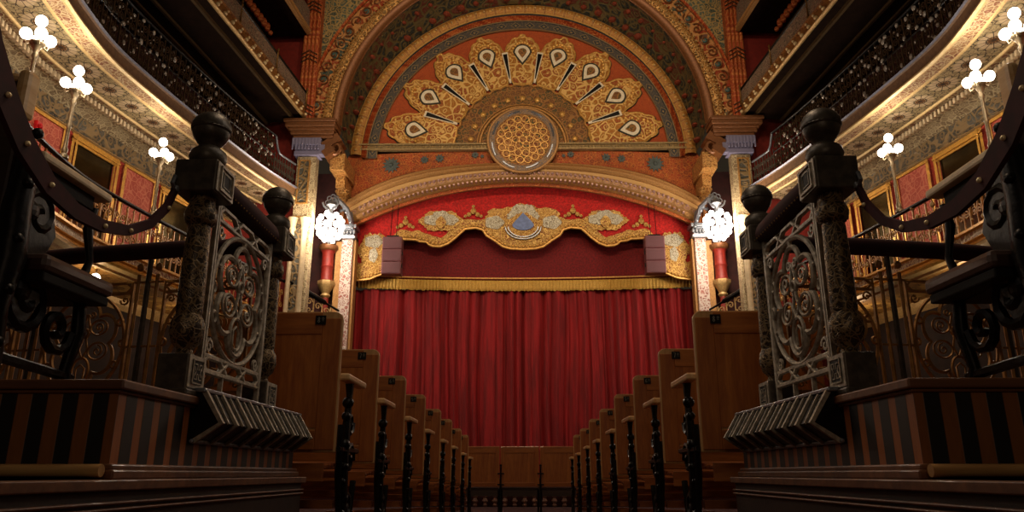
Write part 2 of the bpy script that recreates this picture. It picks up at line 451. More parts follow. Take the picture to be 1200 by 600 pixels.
# ------------------------------------------------------------------ plan curves (left side; x < 0)
RIM = smooth_curve([(-5.6, 6.2), (-6.35, 7.7), (-6.8, 9.3), (-7.0, 10.45), (-7.06, 11.4), (-6.96, 12.5), (-6.76, 13.95), (-6.33, 16.4), (-5.89, 18.0)], 72)
UP = smooth_curve([(-6.0, 8.2), (-6.22, 10.0), (-6.27, 12.0), (-6.21, 13.05), (-6.1, 14.2), (-5.96, 15.85), (-5.78, 17.95)], 60)
XC = .06           # the stage end stands a touch right of the camera's aisle axis
SIDES = ((1, 'left'), (-1, 'right'))

# ------------------------------------------------------------------ generic iron ornament
def spiral(mb, f, ca, cb, r0, turns, d, a0, r, n=14, seg=4, r1=.12):
    pts = []
    for k in range(n):
        t = k / (n - 1); rr = r0 * (1 - t * (1 - r1)); a = a0 + d * 2 * PI * turns * t
        pts.append(f(ca + rr * math.cos(a), cb + rr * math.sin(a)))
    mb.tube(pts, r, seg=seg)
def ring(mb, f, ca, cb, ra, rb, r, n=20, seg=4, shape=None):
    pts = []
    for k in range(n):
        a = 2 * PI * k / n; q = shape(a) if shape else 1
        pts.append(f(ca + ra * q * math.cos(a), cb + rb * q * math.sin(a)))
    mb.tube(pts, r, closed=True, seg=seg)
def line(mb, f, P, r, seg=4): mb.tube([f(a, b) for a, b in P], r, seg=seg)

def balustrade_iron(mb, beads, curve, z0, z1, cell, r=.012, mid=None):
    H = z1 - z0
    for k, (p, t) in enumerate(along(curve, cell)[:-1]):
        f = lambda a, b, p=p, t=t: (p.x + t.x * a, p.y + t.y * a, z0 + b)
        w = cell
        line(mb, f, [(0, 0), (0, H)], r * 1.4)
        for s_ in (1, -1):
            c = w / 2
            spiral(mb, f, c + s_ * w * .24, H * .70, w * .2, 1.3, s_, -PI / 2, r, 12)
            spiral(mb, f, c + s_ * w * .22, H * .28, w * .2, 1.3, -s_, PI / 2, r, 12)
        ring(mb, f, w / 2, H * .5, w * .14, H * .2, r, 12)
        line(mb, f, [(w * .5, 0), (w * .5, H * .3)], r); line(mb, f, [(w * .5, H * .7), (w * .5, H)], r)
        if beads is not None:
            for (a, b) in ((0, H * .98), (w * .5, H * .5), (0, H * .1), (w * .5, H * .9), (w * .25, H * .3), (w * .75, H * .75)):
                q = f(a + random.uniform(-.06, .06) * w, b + random.uniform(-.08, .08) * H)
                if random.random() < .62: beads.ball(q, random.choice((.018, .026, .036, .045)), 7, 5, random.uniform(.9, 1.6))

# ------------------------------------------------------------------ side tiers
def tier_lamp(s, side, x, y, z, lab, grp=None):
    h = 1.28
    root = thing('lamp_post', lab, 'lamp', (s * x + XC * 0, y, z), grp)
    def mk(): return MB(s)
    a = mk(); a.lathe([(.07, 0), (.07, .05), (.04, .08), (.05, .14), (.03, .2), (.028, .5), (.04, .53), (.028, .56), (.024, .9), (.045, .95), (.03, 1.0), (.05, 1.06), (.07, 1.1), (.03, 1.13)], (x, y, z), 12)
    a.build('post', M['lampmetal'], root, True)
    b = mk()
    b.lathe([(.03, 1.08), (.10, 1.12), (.11, 1.15), (.05, 1.18)], (x, y, z), 14)
    G = []
    for k in range(4):
        an = PI / 4 + k * PI / 2
        ex, ey = x + .15 * math.cos(an), y + .15 * math.sin(an)
        b.tube([(x + .05 * math.cos(an), y + .05 * math.sin(an), z + 1.13), (x + .13 * math.cos(an), y + .13 * math.sin(an), z + 1.08), (ex, ey, z + 1.16)], .01, seg=5)
        G.append((ex, ey, z + 1.24))
    b.tube([(x, y, z + 1.15), (x, y, z + 1.4)], .012, seg=5); G.append((x, y, z + 1.5))
    b.build('arms', M['lampmetal'], root, True)
    for g in G:
        q = mk(); q.ball(g, .078, 12, 8, 1.1); q.build('globe', M['globe'], root, True)
    l = bpy.data.lights.new('lamp_light', 'POINT'); l.energy = 25; l.color = (1, .9, .76); l.shadow_soft_size = .15
    lo = bpy.data.objects.new('lamp_light', l); COL.objects.link(lo); lo.location = (s * (x + .1), y, z + 1.72)
    l2 = bpy.data.lights.new('lamp_light', 'POINT'); l2.energy = 15; l2.color = (1, .9, .76); l2.shadow_soft_size = .15
    lo = bpy.data.objects.new('lamp_light', l2); COL.objects.link(lo); lo.location = (s * (x + .3), y, z + 1.2)
    return root

for s, side in SIDES:
    n1 = 1 if s > 0 else 2
    # --- walls of the side boxes (one continuous surface per side) -------------------
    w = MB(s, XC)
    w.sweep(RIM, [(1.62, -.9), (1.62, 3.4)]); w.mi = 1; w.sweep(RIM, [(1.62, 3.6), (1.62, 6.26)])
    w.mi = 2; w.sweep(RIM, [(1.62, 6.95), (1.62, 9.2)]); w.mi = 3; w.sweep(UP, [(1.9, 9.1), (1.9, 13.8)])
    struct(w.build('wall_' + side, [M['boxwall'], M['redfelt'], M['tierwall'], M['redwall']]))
    # end walls of the tiers at the proscenium
    w = MB(s, XC)
    w.box(-8.3, -5.75, 18.3, 18.4, 3.4, 14.2); w.box(-8.3, -5.0, 18.9, 19.0, -.9, 3.4)
    struct(w.build('wall_' + side, M['redwall']))
    # frieze and cornice above the box wall
    w = MB(s, XC); w.sweep(RIM, [(1.6, 6.26), (1.57, 6.3), (1.6, 6.34), (1.6, 6.72)])
    struct(w.build('trim_%d' % (1 + 10 * n1), M['frieze']))
    w = MB(s, XC)
    w.sweep(RIM, [(1.61, 6.6), (1.5, 6.66), (1.3, 6.72), (1.24, 6.72), (1.24, 6.76), (1.16, 6.76)])
    struct(w.build('trim_%d' % (2 + 10 * n1), M['cream']))
    w = MB(s, XC)
    for p, t in along(offset(RIM, 1.16), .11):
        R = Matrix.Rotation(math.atan2(t.y, t.x), 3, 'Z'); w.box(p.x - .028, p.x + .028, p.y - .04, p.y + .04, 6.66, 6.76, R)
    struct(w.build('trim_%d' % (3 + 10 * n1), M['creamplain']))
    w = MB(s, XC); w.sweep(RIM, [(1.6, 6.22), (1.56, 6.24), (1.6, 6.28)])
    struct(w.build('trim_%d' % (4 + 10 * n1), M['palegold']))
    # --- wall panels and gilt framed mirrors ---------------------------------------
    WL = offset(RIM, 1.58)
    mir = [(9.9, 11.2), (12.75, 14.1), (15.45, 16.75)]
    labs = ['tall gilt framed mirror nearest the camera on the %s box wall', 'gilt framed mirror between the two rosy wall panels of the %s boxes', 'gilt framed mirror nearest the stage on the %s box wall']
    for (y0, y1), lb in zip(mir, labs):
        c = sub(WL, y0, y1, 8)
        r = thing('framed_mirror', lb % side, 'mirror', (s * c[0][0] + XC, c[0][1], 3.9), 'gilt mirrors on the %s wall' % side)
        g = MB(s, XC)
        for off_, a, b in ((0, .0, .07), (-.03, .07, .11), (0, .11, .16)):
            g.sweep(c, [(off_, 6.18 - b), (off_ - .04, 6.18 - b), (off_ - .04, 6.18 - a), (off_, 6.18 - a)])
            g.sweep(c, [(off_, 3.95 + b), (off_ - .04, 3.95 + b), (off_ - .04, 3.95 + a), (off_, 3.95 + a)])
            L = y1 - y0
            for (q0, q1) in ((y0 + a, y0 + b), (y1 - b, y1 - a)):
                cc = sub(WL, q0, q1, 3); g.sweep(cc, [(off_ - .045, 3.95), (off_ - .045, 6.18)])
        g.build('frame', M['goldframe'], r)
        g = MB(s, XC); g.sweep(sub(WL, y0 + .14, y1 - .14, 6), [(-.01, 4.05), (-.01, 6.05)]); g.build('mirror_glass', M['mirror'], r)
    for (y0, y1), wh in zip([(11.35, 12.6), (14.25, 15.3), (16.9, 17.8)], ['nearest', 'middle', 'farthest']):
        c = sub(WL, y0, y1, 6)
        r = thing('wall_panel', 'rosy damask wall panel in gilt edging, %s of three on the %s' % (wh, side), 'panel', (s * c[0][0] + XC, c[0][1], 3.9), 'damask panels on the %s wall' % side)
        g = MB(s, XC); g.sweep(c, [(-.015, 3.95), (-.015, 6.18)]); g.build('damask', M['panelpink'], r)
        g = MB(s, XC)
        g.sweep(c, [(-.02, 6.13), (-.05, 6.13), (-.05, 6.19), (-.0, 6.19)])
        for q0 in (y0, y1 - .08): g.sweep(sub(WL, q0, q0 + .08, 3), [(-.04, 3.95), (-.04, 6.18)])
        g.build('edging', M['goldframe'], r)
    # alarm
    p = sub(WL, 11.9, 12.0, 2)[0]
    r = thing('fire_alarm', 'small red fire alarm with white light on the %s damask panel' % side, 'alarm', (s * p[0] + XC, p[1], 5.9))
    g = MB(s, XC); g.box(p[0] - .0, p[0] + .07, p[1] - .07, p[1] + .07, 5.82, 5.98); g.build('case', M['alarm'], r, bevel=.01)
    g = MB(s, XC); g.ball((p[0] + .09, p[1], 5.88), .045, 10, 6); g.build('lens', M['alarm'], r, True)

    # --- tier 1 balcony -------------------------------------------------------------
    b1 = thing('balcony', 'lowest %s balcony, carrying the lit lamp posts' % side, 'balcony', (s * -6.9 + XC, 12, 3.4), 'balconies on the %s' % side)
    g = MB(s, XC); g.sweep(RIM, [(0, 3.4), (.18, 3.4), (.2, 3.36), (.26, 3.36), (.28, 3.4)]); g.sweep(RIM, [(1.5, 3.4), (1.55, 3.3), (1.62, 3.2)])
    g.build('soffit_moulding', M['palegold'], b1)
    g = MB(s, XC); g.sweep(RIM, [(.28, 3.4), (1.5, 3.4)]); g.build('soffit', M['rosette3'], b1)
    g = MB(s, XC); g.sweep(RIM, [(0, 3.4), (-.04, 3.43), (0, 3.46), (0, 3.5), (-.05, 3.52), (0, 3.56)]); g.sweep(RIM, [(0, 3.66), (-.05, 3.68), (-.05, 3.72), (0, 3.74), (.1, 3.74)])
    g.build('gilt_moulding', M['goldframe'], b1)
    g = MB(s, XC); g.sweep(RIM, [(0, 3.56), (0, 3.66)]); g.build('fascia', M['soffborder'], b1)
    g = MB(s, XC); g.sweep(RIM, [(.1, 3.74), (1.62, 3.74)]); g.build('deck', M['carpet'], b1)
    bl = thing('balustrade', 'gilded iron balustrade of the lowest %s balcony under a dark rail' % side, 'balustrade', (s * -6.9 + XC, 12, 3.74))
    C1 = offset(RIM, .05)
    g = MB(s, XC); bd = MB(s, XC); balustrade_iron(g, bd, sub(C1, 8.2, 17.95, 50), 3.76, 4.55, .36, .014)
    g.build('grille', M['gold'], bl); bd.build('bosses', M['palegold'], bl, True)
    g = MB(s, XC); cr = [(q[0], q[1], 4.6) for q in C1]; g.tube(cr, .05, seg=8, flat=.7); g.build('handrail', M['iron'], bl, True)
    for nm, (ly, lb) in zip('abc', ((9.1, 'lit cluster lamp post nearest the camera on the %s balcony rail'), (10.45, 'second lit cluster lamp post along the %s balcony rail, at mid frame height'), (13.1, 'lit cluster lamp post farthest from the camera on the %s balcony rail'))):
        q = sub(C1, ly, ly + .1, 2)[0]
        tier_lamp(s, side, q[0] + XC * s, ly, 4.63, lb % side, 'cluster lamps on the %s balcony' % side)
    # lamp hung under tier 1
    q = sub(RIM, 12.2, 12.3, 2)[0]
    r = thing('ceiling_lamp', 'single lit globe lamp under the lowest %s balcony' % side, 'lamp', (s * (q[0] + .3) + XC, q[1], 3.4))
    g = MB(s, XC); g.lathe([(.05, 0), (.07, -.03), (.02, -.05), (.015, -.12), (.04, -.14)], (q[0] + -.3, q[1], 3.4), 10); g.build('ceiling_rose', M['brass'], r, True)
    g = MB(s, XC); g.ball((q[0] - .3, q[1], 3.2), .075, 12, 8); g.build('globe', M['globe'], r, True)
    for yy in (9.6, 12.3, 15.5):
        q = sub(RIM, yy, yy + .1, 2)[0]
        l = bpy.data.lights.new('under_balcony_light', 'POINT'); l.energy = 16; l.color = (1, .8, .55); l.shadow_soft_size = .15
        lo = bpy.data.objects.new('under_balcony_light', l); COL.objects.link(lo); lo.location = (s * (q[0] - .5) + XC, yy, 2.9)

    # --- tier 2 balcony -------------------------------------------------------------
    b2 = thing('balcony', 'brightly lit %s balcony with star rosette underside above the lamps' % side, 'balcony', (s * -6.9 + XC, 12, 6.8), 'balconies on the %s' % side)
    g = MB(s, XC); g.sweep(RIM, [(.03, 6.84), (-.03, 6.84), (-.04, 6.80), (0, 6.77), (.05, 6.79)]); g.sweep(RIM, [(.28, 6.8), (.29, 6.77), (.32, 6.77), (.33, 6.8)]); g.sweep(RIM, [(.97, 6.8), (.98, 6.76), (1.01, 6.76), (1.02, 6.8)])
    g.build('rim_moulding', M['brightrim'], b2)
    g = MB(s, XC); g.sweep(RIM, [(.05, 6.8), (.28, 6.8)]); g.sweep(RIM, [(1.02, 6.8), (1.18, 6.8)]); g.build('soffit_border', M['soffborder'], b2)
    g = MB(s, XC); g.sweep(RIM, [(.31, 6.805), (.99, 6.805)]); g.build('soffit', M['rosette'], b2)
    g = MB(s, XC); g.sweep(RIM, [(0, 6.84), (.02, 6.9), (0, 7.06), (-.04, 7.08)]); g.build('fascia', M['fasciab'], b2)
    g = MB(s, XC); g.sweep(RIM, [(-.04, 7.07), (-.07, 7.1), (-.04, 7.13), (.1, 7.13)]); g.build('edge_moulding', M['blueedge'], b2)
    g = MB(s, XC); g.sweep(RIM, [(.1, 7.12), (1.62, 7.12)]); g.build('deck', M['carpet'], b2)
    bl = thing('balustrade', 'dark iron balustrade with pale beads on the middle %s balcony' % side, 'balustrade', (s * -6.9 + XC, 12, 7.13))
    Ca = sub(offset(RIM, .04), 7.0, 17.1, 60)
    g = MB(s, XC); bd = MB(s, XC)
    balustrade_iron(g, bd, Ca, 7.14, 7.62, .3, .014); balustrade_iron(g, bd, Ca, 7.64, 8.12, .36, .014)
    g.build('grille', M['brownironwork'], bl); bd.build('beads', M['bead'], bl, True)
    g = MB(s, XC); g.tube([(q[0], q[1], 8.15) for q in Ca], .04, seg=8, flat=.6); g.tube([(q[0], q[1], 7.63) for q in Ca], .02, seg=6); g.build('handrail', M['iron'], bl, True)
    bl = thing('balustrade', 'low curved balustrade at the stage end of the middle %s balcony' % side, 'balustrade', (s * -6.0 + XC, 17.5, 7.13))
    Cb = sub(offset(RIM, .04), 17.1, 17.98, 10)
    g = MB(s, XC); balustrade_iron(g, None, Cb, 7.14, 7.72, .24, .012); g.build('grille', M['postmetal'], bl)
    g = MB(s, XC); g.tube([(Cb[0][0], Cb[0][1], 8.13)] + [(q[0], q[1], 7.75 + .35 * max(0, 1 - 4 * k / 9) ** 2) for k, q in enumerate(Cb)][1:], .028, seg=8); g.build('handrail', M['pewter'], bl, True)
    # unlit lamp clusters seen through the balustrade
    for yy, lb in ((10.6, 'nearer unlit lamp cluster behind the beaded %s balustrade'), (13.2, 'farther unlit lamp cluster behind the beaded %s balustrade')):
        q = sub(offset(RIM, .3), yy, yy + .1, 2)[0]
        r = thing('unlit_lamp', lb % side, 'lamp', (s * q[0] + XC, yy, 7.14), 'unlit lamps on the middle %s balcony' % side)
        g = MB(s, XC); g.lathe([(.06, 0), (.03, .1), (.025, .8), (.05, .85), (.03, .9)], (q[0], yy, 7.13), 10); g.build('post', M['iron'], r, True)
        for k in range(4):
            g = MB(s, XC); a = k * PI / 2; g.ball((q[0] + .13 * math.cos(a), yy + .13 * math.sin(a), 8.13), .06, 10, 6); g.build('globe', M['glassdim'], r, True)
    # --- tier 3 balcony -------------------------------------------------------------
    b3 = thing('balcony', 'upper %s balcony with studded amber fascia and dark underside' % side, 'balcony', (s * -6.2 + XC, 14, 9.05), 'balconies on the %s' % side)
    g = MB(s, XC); g.sweep(UP, [(.02, 9.1), (-.03, 9.1), (-.04, 9.06), (0, 9.03), (.05, 9.05)]); g.build('rim_moulding', M['palegold'], b3)
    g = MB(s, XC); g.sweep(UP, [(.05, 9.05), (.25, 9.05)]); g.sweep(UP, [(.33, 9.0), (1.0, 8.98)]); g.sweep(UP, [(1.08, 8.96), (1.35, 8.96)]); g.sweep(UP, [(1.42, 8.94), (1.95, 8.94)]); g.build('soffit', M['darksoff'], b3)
    g = MB(s, XC)
    for a, z in ((.25, 9.0), (1.0, 8.95), (1.35, 8.94)): g.sweep(UP, [(a, z + .05), (a + .01, z - .02), (a + .07, z - .02), (a + .08, z)])
    g.build('soffit_moulding', M['darkstrip'], b3)
    g = MB(s, XC); g.sweep(UP, [(0, 9.1), (.03, 9.16), (.03, 9.34), (0, 9.38)]); g.build('fascia', M['bulbband'], b3)
    g = MB(s, XC)
    for k, (p, t) in enumerate(along(UP, .33)):
        g.ball((p.x - .0, p.y, 9.18), .048, 8, 5); g.ball((p.x - .0, p.y + .12, 9.31), .032, 7, 4)
    g.build('studs', M['bulb'], b3, True)
    g = MB(s, XC); g.sweep(UP, [(.03, 9.38), (1.9, 9.38)]); g.build('deck', M['carpet'], b3)
    bl = thing('balustrade', 'fine mesh balustrade of the upper %s balcony with thin uprights' % side, 'balustrade', (s * -6.2 + XC, 14, 9.38))
    g = MB(s, XC); g.sweep(UP, [(.03, 9.39), (.03, 9.8), (.045, 9.8), (.045, 9.39)]); g.build('mesh_panel', M['meshy'], bl)
    g = MB(s, XC); g.tube([(q[0] - .03, q[1], 9.82) for q in UP], .035, seg=8); g.build('handrail', M['iron'], bl, True)
    for k, (p, t) in enumerate(along(UP, 1.9)[1:]):
        g = MB(s, XC); g.lathe([(.03, 0), (.02, .05), (.014, .4), (.03, .44), (.014, .47), (.03, .51), (.008, .56)], (p.x, p.y - .03, 9.39), 8); g.build('upright', M['brass'], bl, True)
    # --- tier 4 balcony -------------------------------------------------------------
    b4 = thing('balcony', 'topmost %s balcony with gilt edge above the carved brackets' % side, 'balcony', (s * -6.2 + XC, 15, 11.6), 'balconies on the %s' % side)
    U4 = offset(sub(UP, 9, 17.95, 40), .1)
    g = MB(s, XC); g.sweep(U4, [(.05, 11.6), (-.05, 11.62), (-.03, 11.68), (-.06, 11.74), (0, 11.78)]); g.build('rim_moulding', M['moulding'], b4)
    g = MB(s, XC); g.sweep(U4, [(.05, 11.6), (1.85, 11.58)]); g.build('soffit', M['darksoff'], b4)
    g = MB(s, XC); g.sweep(U4, [(0, 11.78), (.03, 12.4)]); g.build('grille', M['meshy'], b4)
    g = MB(s, XC)
    for k, (p, t) in enumerate(along(offset(sub(UP, 9, 17.3, 40), 1.0), .22)):
        g.ball((p.x, p.y, 11.48), .12, 7, 5, 1.2, .7, .7); g.ball((p.x + .1, p.y, 11.3), .07, 6, 4)
    g.build('carved_brackets', M['orangecol'], b4, True)

    # ---------------------------------------------------------------- stage-end pilaster carrying the great arch
    pl = thing('pilaster', '%s gilded pilaster with blue and white capital under the great arch' % side, 'pilaster', (s * -5.7 + XC, 18.2, -.6))
    g = MB(s, XC); g.box(-5.92, -5.42, 18.02, 18.3, 3.3, 8.0); g.build('shaft', M['cream'], pl, bevel=.01)
    g = MB(s, XC)
    for z0, z1 in ((3.6, 6.3), (6.7, 7.85)): g.box(-5.84, -5.6, 17.99, 18.03, z0, z1)
    g.build('sunk_panel', M['frieze'], pl)
    g = MB(s, XC)
    for z0, z1 in ((3.6, 6.3), (6.7, 7.85)):
        for x in (-5.86, -5.59): g.box(x, x + .03, 17.97, 18.03, z0, z1)
        g.box(-5.86, -5.56, 17.97, 18.03, z1, z1 + .03); g.box(-5.86, -5.56, 17.97, 18.03, z0 - .03, z0)
    g.build('panel_edging', M['gold'], pl)
    g = MB(s, XC); g.box(-6.0, -5.34, 17.93, 18.3, 8.0, 8.12); g.box(-6.05, -5.3, 17.88, 18.3, 8.28, 8.48); g.box(-5.98, -5.36, 17.95, 18.3, 8.12, 8.28)
    for k in range(9): g.box(-6.05 + k * .085, -6.01 + k * .085, 17.86, 17.9, 8.14, 8.46)
    g.box(-5.36, -5.2, 17.93, 18.15, 8.02, 8.3)
    g.build('capital', M['capwhite'], pl, bevel=.01)
    g = MB(s, XC)
    for a, b, ex in ((8.48, 8.56, .0), (8.56, 8.66, .06), (8.66, 8.74, .1), (8.74, 8.86, .18), (8.86, 8.95, .22)):
        g.box(-6.05 - ex, -5.0 + ex * .5, 17.9 - ex, 18.35, a, b)
    g.build('entablature', M['brownband'], pl, bevel=.015)
    # scrolled corbel from the pilaster to the arch foot
    g = MB(s, XC)
    for yy in (18.05, 18.3, 18.55):
        f = lambda a, b, yy=yy: (a, yy, b)
        spiral(g, f, -4.95, 8.25, .24, 1.5, 1, PI / 2, .05, 22, 6)
    R = Matrix.Rotation(math.radians(-35), 3, 'Y')
    g.box(-5.3, -4.8, 17.95, 18.6, 8.3, 8.52, R); g.box(-5.25, -4.95, 17.9, 18.5, 8.0, 8.2, R)
    g.build('scroll_corbel', M['brownband'], pl, True)
    g = MB(s, XC); g.box(-5.1, -4.72, 18.2, 19.4, 7.7, 8.15); g.box(-5.02, -4.78, 18.6, 19.4, 7.35, 7.7); g.lathe([(.1, 0), (.18, .12), (.12, .2), (.2, .35)], (-4.9, 18.9, 7.0), 12)
    g.build('corbel_base', M['carved'], pl)
    # orange reeded column over the entablature
    oc = thing('reeded_column', 'orange reeded column beside the teal spandrel on the %s' % side, 'column', (s * -5.8 + XC, 18.1, 8.95))
    g = MB(s, XC)
    for k in range(4): g.lathe([(.05, 0), (.05, 4.9)], (-5.98 + k * .105, 18.03, 8.98), 10)
    g.box(-6.04, -5.6, 18.05, 18.3, 8.97, 14.0); g.build('shaft', M['orangecol'], oc, True)
    g = MB(s, XC)
    for z in (9.15, 10.75, 12.3):
        for dz in (0, .12, .24):
            g.tube([(-6.05, 17.97, z + dz), (-5.82, 17.93, z + dz + .12), (-5.6, 17.97, z + dz)], .014, seg=5)
    g.build('wreath_bands', M['darkrim'], oc)

    # ---------------------------------------------------------------- niche beside the stage
    w = MB(s, XC); w.box(-5.95, -4.8, 19.7, 19.8, -.9, 8.2); struct(w.build('wall_' + side, M['tierwall']))  # niche gloom comes from the darkened wall red
    st = thing('stage_pilaster', 'pink and white lattice pilaster at the %s edge of the stage' % side, 'pilaster', (s * -4.75 + XC, 19.4, -.6))
    g = MB(s, XC); g.box(-4.93, -4.63, 19.32, 19.7, -.6, 6.12); g.build('shaft', M['pink'], st, bevel=.01)
    g = MB(s, XC); g.box(-4.63, -4.56, 19.4, 19.7, -.6, 6.2); g.box(-5.12, -4.95, 19.45, 19.7, -.6, 6.1); g.build('gilt_strip', M['moulding'], st, bevel=.01)
    g = MB(s, XC); g.box(-5.0, -4.56, 19.22, 19.7, 6.12, 6.2); g.box(-4.96, -4.6, 19.26, 19.7, 6.2, 6.42); g.box(-5.02, -4.54, 19.2, 19.7, 6.42, 6.52)
    for k in range(5): g.ball((-4.95 + k * .09, 19.22, 6.3), .05, 8, 5, 1.5)
    g.build('capital', M['pewter'], st, bevel=.01)
    nc = thing('niche_column', 'red column with gilt capital in the niche beside the %s chandelier' % side, 'column', (s * -5.3 + XC, 19.3, -.6))
    g = MB(s, XC); g.lathe([(.09, -.6), (.09, 4.55)], (-5.3, 19.4, 0), 14); g.build('shaft', M['column_red'], nc, True)
    g = MB(s, XC); g.lathe([(.09, 4.5), (.13, 4.56), (.1, 4.62), (.19, 4.8), (.22, 4.88), (.22, 4.96)], (-5.3, 19.4, 0), 14, star=.06, nst=7); g.build('capital', M['palegold'], nc, True)
    g = MB(s, XC); g.lathe([(.17, 4.96), (.18, 5.0), (.16, 5.04), (.16, 5.32), (.18, 5.36), (.16, 5.4), (.16, 5.75), (.2, 5.8)], (-5.3, 19.4, 0), 16); g.build('drum', M['column_red'], nc, True)
    g = MB(s, XC); g.lathe([(.07, 6.6), (.07, 7.25), (.12, 7.3), (.1, 7.36), (.2, 7.6)], (-4.98, 19.35, 0), 12); g.lathe([(.2, 5.8), (.26, 5.86), (.26, 5.95)], (-5.3, 19.4, 0), 14)
    g.build('upper_colonnette', M['brownband'], nc, True)
    # cream door-columns glowing behind the chandelier
    cc = thing('engaged_column', 'cream gilded half column lit by the %s chandelier' % side, 'column', (s * -5.7 + XC, 17.9, 3.3))
    g = MB(s, XC); g.lathe([(.1, 3.3), (.1, 3.4), (.07, 3.5), (.07, 5.9), (.1, 5.95), (.08, 6.0), (.14, 6.25)], (-5.55, 17.92, 0), 14); g.build('shaft', M['creamplain'], cc, True)
    g = MB(s, XC); g.lathe([(.1, 3.3), (.1, 3.4), (.06, 3.5), (.06, 5.9), (.1, 5.95), (.08, 6.0), (.13, 6.25)], (-5.86, 17.92, 0), 14); g.build('shaft', M['creamplain'], cc, True)

    # ---------------------------------------------------------------- chandelier on a bracket
    cx, cy, cz = -5.02, 18.35, 6.12
    ch = thing('chandelier', 'blazing %s crystal chandelier on a silvery bracket beside the stage' % side, 'chandelier', (s * cx + XC, cy, cz))
    g = MB(s, XC)
    g.lathe([(.03, .75), (.1, .72), (.14, .62), (.06, .56), (.04, .4), (.12, .3), (.05, .2), (.04, -.1), (.1, -.2), (.03, -.42)], (cx, cy, cz), 14)
    for k in range(8):
        a = k * PI / 4
        g.tube([(cx + .04 * math.cos(a), cy + .04 * math.sin(a), cz - .1), (cx + .2 * math.cos(a), cy + .2 * math.sin(a), cz - .2), (cx + .32 * math.cos(a), cy + .32 * math.sin(a), cz - .06)], .012, seg=5)
    g.build('frame', M['pewter'], ch, True)
    g = MB(s, XC)
    f = lambda a, b: (a, cy + .02, b)
    for k in range(5): ring(g, f, cx + .02 + .13 * math.cos(k * PI / 4), cz + .72 + .16 * math.sin(k * PI / 4), .06, .06, .014, 10)
    spiral(g, f, cx, cz + .72, .24, 1.2, 1, PI, .03, 18, 5)
    for dy in (0, .9):
        g.tube([(cx, cy + dy, cz + .8), (cx + .12, cy + .2 + dy * .9, cz + .86), (cx + .28, cy + .5 + dy * .5, cz + .72), (cx + .38, 19.25, cz + .3)], [.05, .06, .07, .05], seg=6)
    for k in range(9):
        t = k / 8; g.ball((cx + .05 + .33 * t, cy + .1 + .75 * t, cz + .88 - .6 * t * t), .055, 7, 5)
    g.build('bracket', M['pewter'], ch, True)
    k = 0
    for (rr, zz, nn) in ((.32, .03, 8), (.3, .22, 7), (.27, -.17, 7), (.12, -.3, 3), (.14, .36, 3)):
        for j in range(nn):
            a = 2 * PI * (j + .5 * (k % 2)) / nn
            g = MB(s, XC); g.ball((cx + rr * math.cos(a), cy + rr * math.sin(a), cz + zz), .072, 10, 6, 1.15); g.build('globe', M['globebig'], ch, True)
        k += 1
    for (lx, ly, lz, e) in ((cx - .1, cy - .55, cz, 85), (cx + .1, cy + .1, cz - .75, 22), (cx - .45, cy - 1.0, cz - .3, 75)):  # last one is an extra fill, set forward to brighten the half columns
        l = bpy.data.lights.new('chandelier_light', 'POINT'); l.energy = e; l.color = (1, .86, .68); l.shadow_soft_size = .25
        lo = bpy.data.objects.new('chandelier_light', l); COL.objects.link(lo); lo.location = (s * lx + XC, ly, lz)
    # sloping rail from the balcony to the stage apron
    ra = thing('stage_box_rail', 'dark sloping rail over gilt scrollwork below the %s chandelier' % side, 'railing', (s * -5.4 + XC, 18.6, 3.7))
    A_, B_ = Vector((-5.84, 17.9, 4.6)), Vector((-4.85, 19.15, 4.1))
    g = MB(s, XC); g.tube([A_, A_.lerp(B_, .25), A_.lerp(B_, .3), A_.lerp(B_, .7), A_.lerp(B_, .75), B_], [.03, .03, .07, .07, .03, .03], seg=8); g.build('handrail', M['iron'], ra, True)
    g = MB(s, XC)
    D = (B_ - A_); D.z = 0; Ln = D.length; D.normalize()
    for k in range(6):
        f = lambda a, b, k=k: tuple(A_ + D * (k * Ln / 6 + a) + Vector((0, 0, b - .5 * (k + .5) / 6)))
        spiral(g, f, .13, -.2, .1, 1.3, 1, 0, .018, 12); spiral(g, f, .13, -.42, .1, 1.3, -1, 0, .018, 12); line(g, f, [(0, 0), (0, -.6)], .02)
    g.build('scrollwork', M['palegold'], ra)

# ------------------------------------------------------------------ the proscenium arch
ZC = 8.95
def arcband(mb, Ra, Rb, zc, Y, prof, n=96, a0=0.0, a1=PI, vs=1.0):
    """prof [(t across 0..1, push towards the hall)]"""
    rows = []; uvs = []
    for k in range(n + 1):
        a = a1 + (a0 - a1) * k / n
        row = []; uv = []
        for t, d in prof:
            R = Ra + (Rb - Ra) * t
            row.append((R * math.cos(a), Y - d, zc + R * math.sin(a))); uv.append(((a1 - a) * (Ra + Rb) / 2, (Rb - Ra) * t * vs))
        rows.append(row); uvs.append(uv)
    mb.grid(rows, uvs)
ROUND = [(0, 0), (.15, .05), (.5, .09), (.85, .05), (1, 0)]
FLAT = [(0, 0), (.02, .03), (.98, .03), (1, 0)]
LIPS = [(0, 0), (.02, .06), (.12, .06), (.16, .02), (.84, .02), (.88, .06), (.98, .06), (1, 0)]
arch = thing('proscenium_arch', 'great round gilded arch with orange fan painting over the stage', 'arch', (XC, 18.5, 7))
def ab(name, mat, *a, **k):
    g = MB(1, XC); arcband(g, *a, **k); return g.build(name, mat, arch, True)
